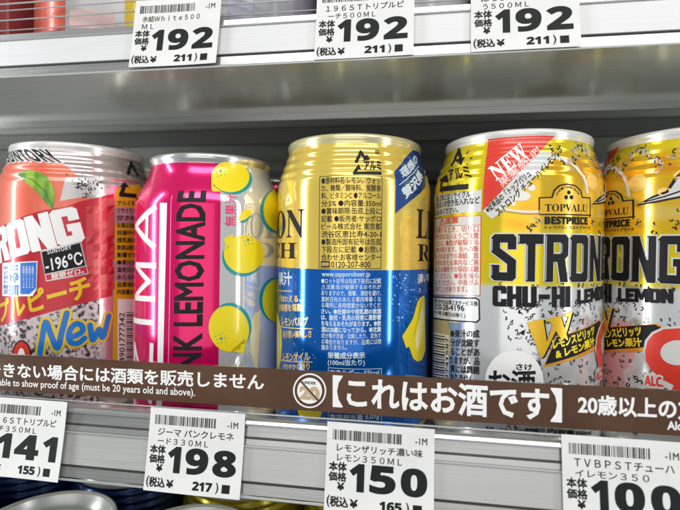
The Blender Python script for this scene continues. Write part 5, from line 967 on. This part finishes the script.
# ------------------------------------------------------------------ price tags (36 x 28.4 mm cards)
def price_tag(x, dy, dz, z_bottom, l1, l2, price, tax, label, group, bars_seed, turn=0.0, lw=(3.6,32.2), l2x=None, gap=0.0):
    t = thing('price_tag', (x, dy-50+(z_bottom-dz-10)*TAN, z_bottom), label, 'price tag', group, (math.radians(-9.5), turn, 0))
    r0 = random.Random(bars_seed*7+1); ca, cb = r0.uniform(.25,.7), r0.uniform(-.25,.45)   # slight curl of the paper
    def bend(x, z): return -ca*((z-14)/14)**2*(.4+.6*x/36)-cb*((x-18)/18)**2
    bm = bmesh.new(); NX, NZ = 12, 10; G = []
    for th in (-.35, -.1): G.append([[bm.verts.new(Vector((36*i/NX, th+bend(36*i/NX, 28.4*j/NZ), 28.4*j/NZ))*MM) for i in range(NX+1)] for j in range(NZ+1)])
    for g_, fl in zip(G, (0, 1)):
        for j in range(NZ):
            for i in range(NX):
                f = [g_[j][i],g_[j][i+1],g_[j+1][i+1],g_[j+1][i]]; bm.faces.new(f[::-1] if fl else f)
    A_, B_ = G
    for j in range(NZ):
        for i in (0, NX): bm.faces.new([A_[j][i],A_[j+1][i],B_[j+1][i],B_[j][i]])
    for i in range(NX):
        for j in (0, NZ): bm.faces.new([A_[j][i],A_[j][i+1],B_[j][i+1],B_[j][i]])
    bm_obj('tag_card', bm, t, ['paper'])
    def put(name, fn):
        s = Sheet(); fn(s); s.lay(name, t, lambda u,z,h: (u, -.40-h+bend(u,z), z))
    rr = random.Random(bars_seed)
    def bars(s):
        q = 2.1
        while q < 25.2:
            w = rr.choice((.17,.17,.42)); s.rect(q, 22.7, q+w, 26.0, 'print_black', 0); q += w+rr.choice((.17,.2,.42))
    put('barcode', bars)
    put('tag_code_text', lambda s: s.box_text('-1M', 29.8, 23.1, 33.6, 25.2, 'print_black', 0, .01))
    def names(s):
        s.box_text(l1, lw[0], 19.0, lw[1], 21.5, 'print_black', 0, .012)
        x0, x1 = l2x; s.box_text(l2, x0, 16.0, x1, 18.1, 'print_black', 0, .008)
    put('product_text', names)
    def kanji(s):
        s.box_text('本体', 1.2, 12.7, 7.1, 15.5, 'print_black', 0, .035); s.box_text('価格', 1.2, 9.5, 7.1, 12.3, 'print_black', 0, .035)
        s.box_text('¥', 4.3, 6.7, 6.4, 9.0, 'print_black', 0, .04); s.box_text('(', .9, 1.2, 1.8, 4.9, 'print_black', 0, .02)
        s.box_text('税込', 2.0, 1.5, 8.0, 4.6, 'print_black', 0, .035); s.box_text('¥', 8.8, 1.7, 11.1, 4.1, 'print_black', 0, .04)
        s.box_text(')', 27.1, 1.2, 28.0, 4.7, 'print_black', 0, .02); s.rect(29.3, 1.5, 32.2, 4.3, 'print_black', 0)
    put('price_caption_text', kanji)
    B = lambda q: ''.join(chr(0x1d7ec+int(c)) for c in q)
    def digits(s):
        wd = {'1': .62}; tot = sum(wd.get(c, 1) for c in price); u = (26.2-1.0*(len(price)-1))/(3-.0 if '1' not in price else tot)
        u = (26.2-1.1*(len(price)-1))/tot; q = 7.9
        for c in price:
            w = u*wd.get(c, 1); g = .75
            s.text(B(c), (q+g,6.2+g), (q+w-g,6.2+g), (q+g,15.9-g), 'print_black', 0, .03); q += w+1.1
    put('price_digits', digits)
    put('tax_price_digits', lambda s: s.box_text(B(tax), 18.6, 1.7, 25.6, 4.4, 'print_black', 0, .035))
    return t
LG = 'price tags on the middle shelf rail'; UG = 'price tags on the upper shelf rail'
price_tag(-137.9, 0, 0, -9.2, '１９６ＳＴトリプルピ', 'ーチ３５０ＭＬ', '141', '155', 'white price tag reading 141 on the middle shelf rail', LG, 1, l2x=(5.0,24))
price_tag(-68.5, 0, 0, -9.0, 'ジーマ パンクレモネ', 'ード３３０ＭＬ', '198', '217', 'white price tag reading 198 below the pink can', LG, 2, l2x=(3.8,23))
price_tag(-3.1, 0, 0, -9.6, 'レモンザリッチ濃い味', 'レモン３５０ＭＬ', '150', '165', 'white price tag reading 150 below the gold and blue can', LG, 3, l2x=(3.8,25.5))
price_tag(72.4, 0, 0, -8.4, 'ＴＶＢＰＳＴチューハ', 'イレモン３５０', '100', '108', 'white price tag reading 100 at the right end of the middle shelf rail', LG, 4, l2x=(3.8,25))
price_tag(-86.0, 16.5, 155, 147.2, '氷結Ｗｈｉｔｅ５００', 'ＭＬ', '192', '211', 'white price tag reading 192 with Latin product name, leftmost on the upper rail', UG, 5, lw=(3.6,27.5), l2x=(3.6,8.6), turn=.004)
price_tag(-12.1, 16.5, 155, 146.5, '１９６ＳＴトリプルピ', 'ーチ５００ＭＬ', '192', '211', 'white price tag reading 192, middle one of the three on the upper rail', UG, 6, l2x=(4.6,22))
price_tag(43.7, 16.5, 155, 146.5, 'ほろよいぶど', 'う５００ＭＬ', '192', '211', 'white price tag reading 192, rightmost of the three on the upper rail', UG, 7, lw=(3.6,22), l2x=(4.0,19.5))

# ------------------------------------------------------------------ cans on the shelf above and the shelf below
UC = 'tall cans standing on the upper shelf'
def tall(x, body, label, stripes):
    t = thing('drink_can', (x,6,155), label, 'drink can', UC)
    lathe('can_body', body, [(0,3),(20,1.5),(24,.2)]+[(r350(z),z) for z in (0,.5,1,2,3,4,5,6,7,20,60,110,145)]+[(r350(z-49),z) for z in range(150,168)], t)
    s = Sheet()
    for u0,u1,z0,z1,m in stripes: s.rect(u0,z0,u1,z1,m,.06)
    s.wrap('label_print', t, lambda z: r350(z) if z < 100 else 33.0)
    lathe('can_rim', 'rim_white', [(28.4,167),(28.8,168.5),(28.7,170.6),(27.6,170.8),(26.4,167)], t)
    return t
tall(-190, 'dark_red_metal', 'dark red tall can at the left end of the upper shelf', [(-20,-5,10,90,'tan'),(8,20,8,90,'redd')])
tall(-122, 'bubble_white', 'coral and white tall can with yellow stripe on the upper shelf', [(-50,0,8,90,'peachy'),(-12,-2,8,14,'skyblue'),(24,34,8,90,'yellow'),(2,20,14,22,'pinkw')])
tall(-54, 'lilac_metal', 'pale grey purple tall can on the upper shelf above the pink can', [(-40,-28,8,90,'white'),(-6,4,8,90,'silverlt'),(14,30,8,60,'bubble_grey')])
tall(13, 'bubble_white', 'silver grey tall can on the upper shelf behind the middle tag', [(-20,-8,8,90,'bubble_grey'),(4,12,8,60,'lilac_metal')])
tall(80, 'lilac_metal', 'lavender tall can on the upper shelf near the right tag', [(-36,-14,8,90,'white'),(2,18,8,40,'grape')])
tall(147, 'lilac_metal', 'lavender tall can at the right end of the upper shelf', [(-46,-30,8,90,'white'),(-16,0,8,90,'grape')])

LCG = 'cans on the shelf below, seen from above'
def low(x, y, m, label, rim='rim_metal'):
    t, R = make_can((x,y,-163.8), 350, label, m, rim, LCG)
    return t
a1 = low(-131, -26, 'dark_blue_metal', 'dark blue can with silver lid at the lower left, front of the shelf below', 'rim_white')
a2 = low(-65, -26, 'olive_metal', 'yellow can with pale rim peeking out under the pink can and its tag', 'rim_white')
a3 = low(1, -26, 'olive_metal', 'yellow can just beneath the gold and blue can and its tag', 'rim_white')
for src, pos, lb in ((a1,(-197,-26),'dark blue can left of the silver-lidded one on the shelf below'),(a1,(-131,41),'dark blue can second in the left lane of the shelf below'),
                     (a1,(-197,41),'dark blue can second in the far left lane of the shelf below'),(a2,(-65,41),'yellow can in the rear row, in the lane under the pink can'),
                     (a3,(1,41),'yellow can in the rear row, in the lane beneath the gold and blue one'),(a3,(67,-26),'yellow can of the shelf below in the right lane')):
    c = copy_tree(src); c.location.x = pos[0]*MM; c.location.y = pos[1]*MM; c['label'] = lb
c = copy_tree(a3); c.location.x = 67*MM; c.location.y = 41*MM; c['label'] = 'yellow can in the rear row of the shelf below, rightmost lane'
t = thing('metal_shelf', (0,0,-164), 'lowest grey shelf carrying the dark blue and yellow cans', 'shelf')
box('shelf_plate', 'brushed_steel', X0, X1, -70, 230, -3, -.2, t, .3)

# ------------------------------------------------------------------ back wall of the chilled cabinet
w = box('back_wall', 'joint_black', -520, 560, 256, 262, -220, 420, None, 0); tag(w, kind='structure')
base = None
for k in range(34):
    z = -200+18*k
    if base is None:
        base = prism('wall_slat', 'slat_grey', [(248,0),(246,1.5),(250,14.5),(254,15.5),(254,0)], -510, 550, w); o = base
    else:
        o = base.copy(); COL.objects.link(o); o.parent = w
    o.location.z = z*MM
bpy.context.view_layer.update()
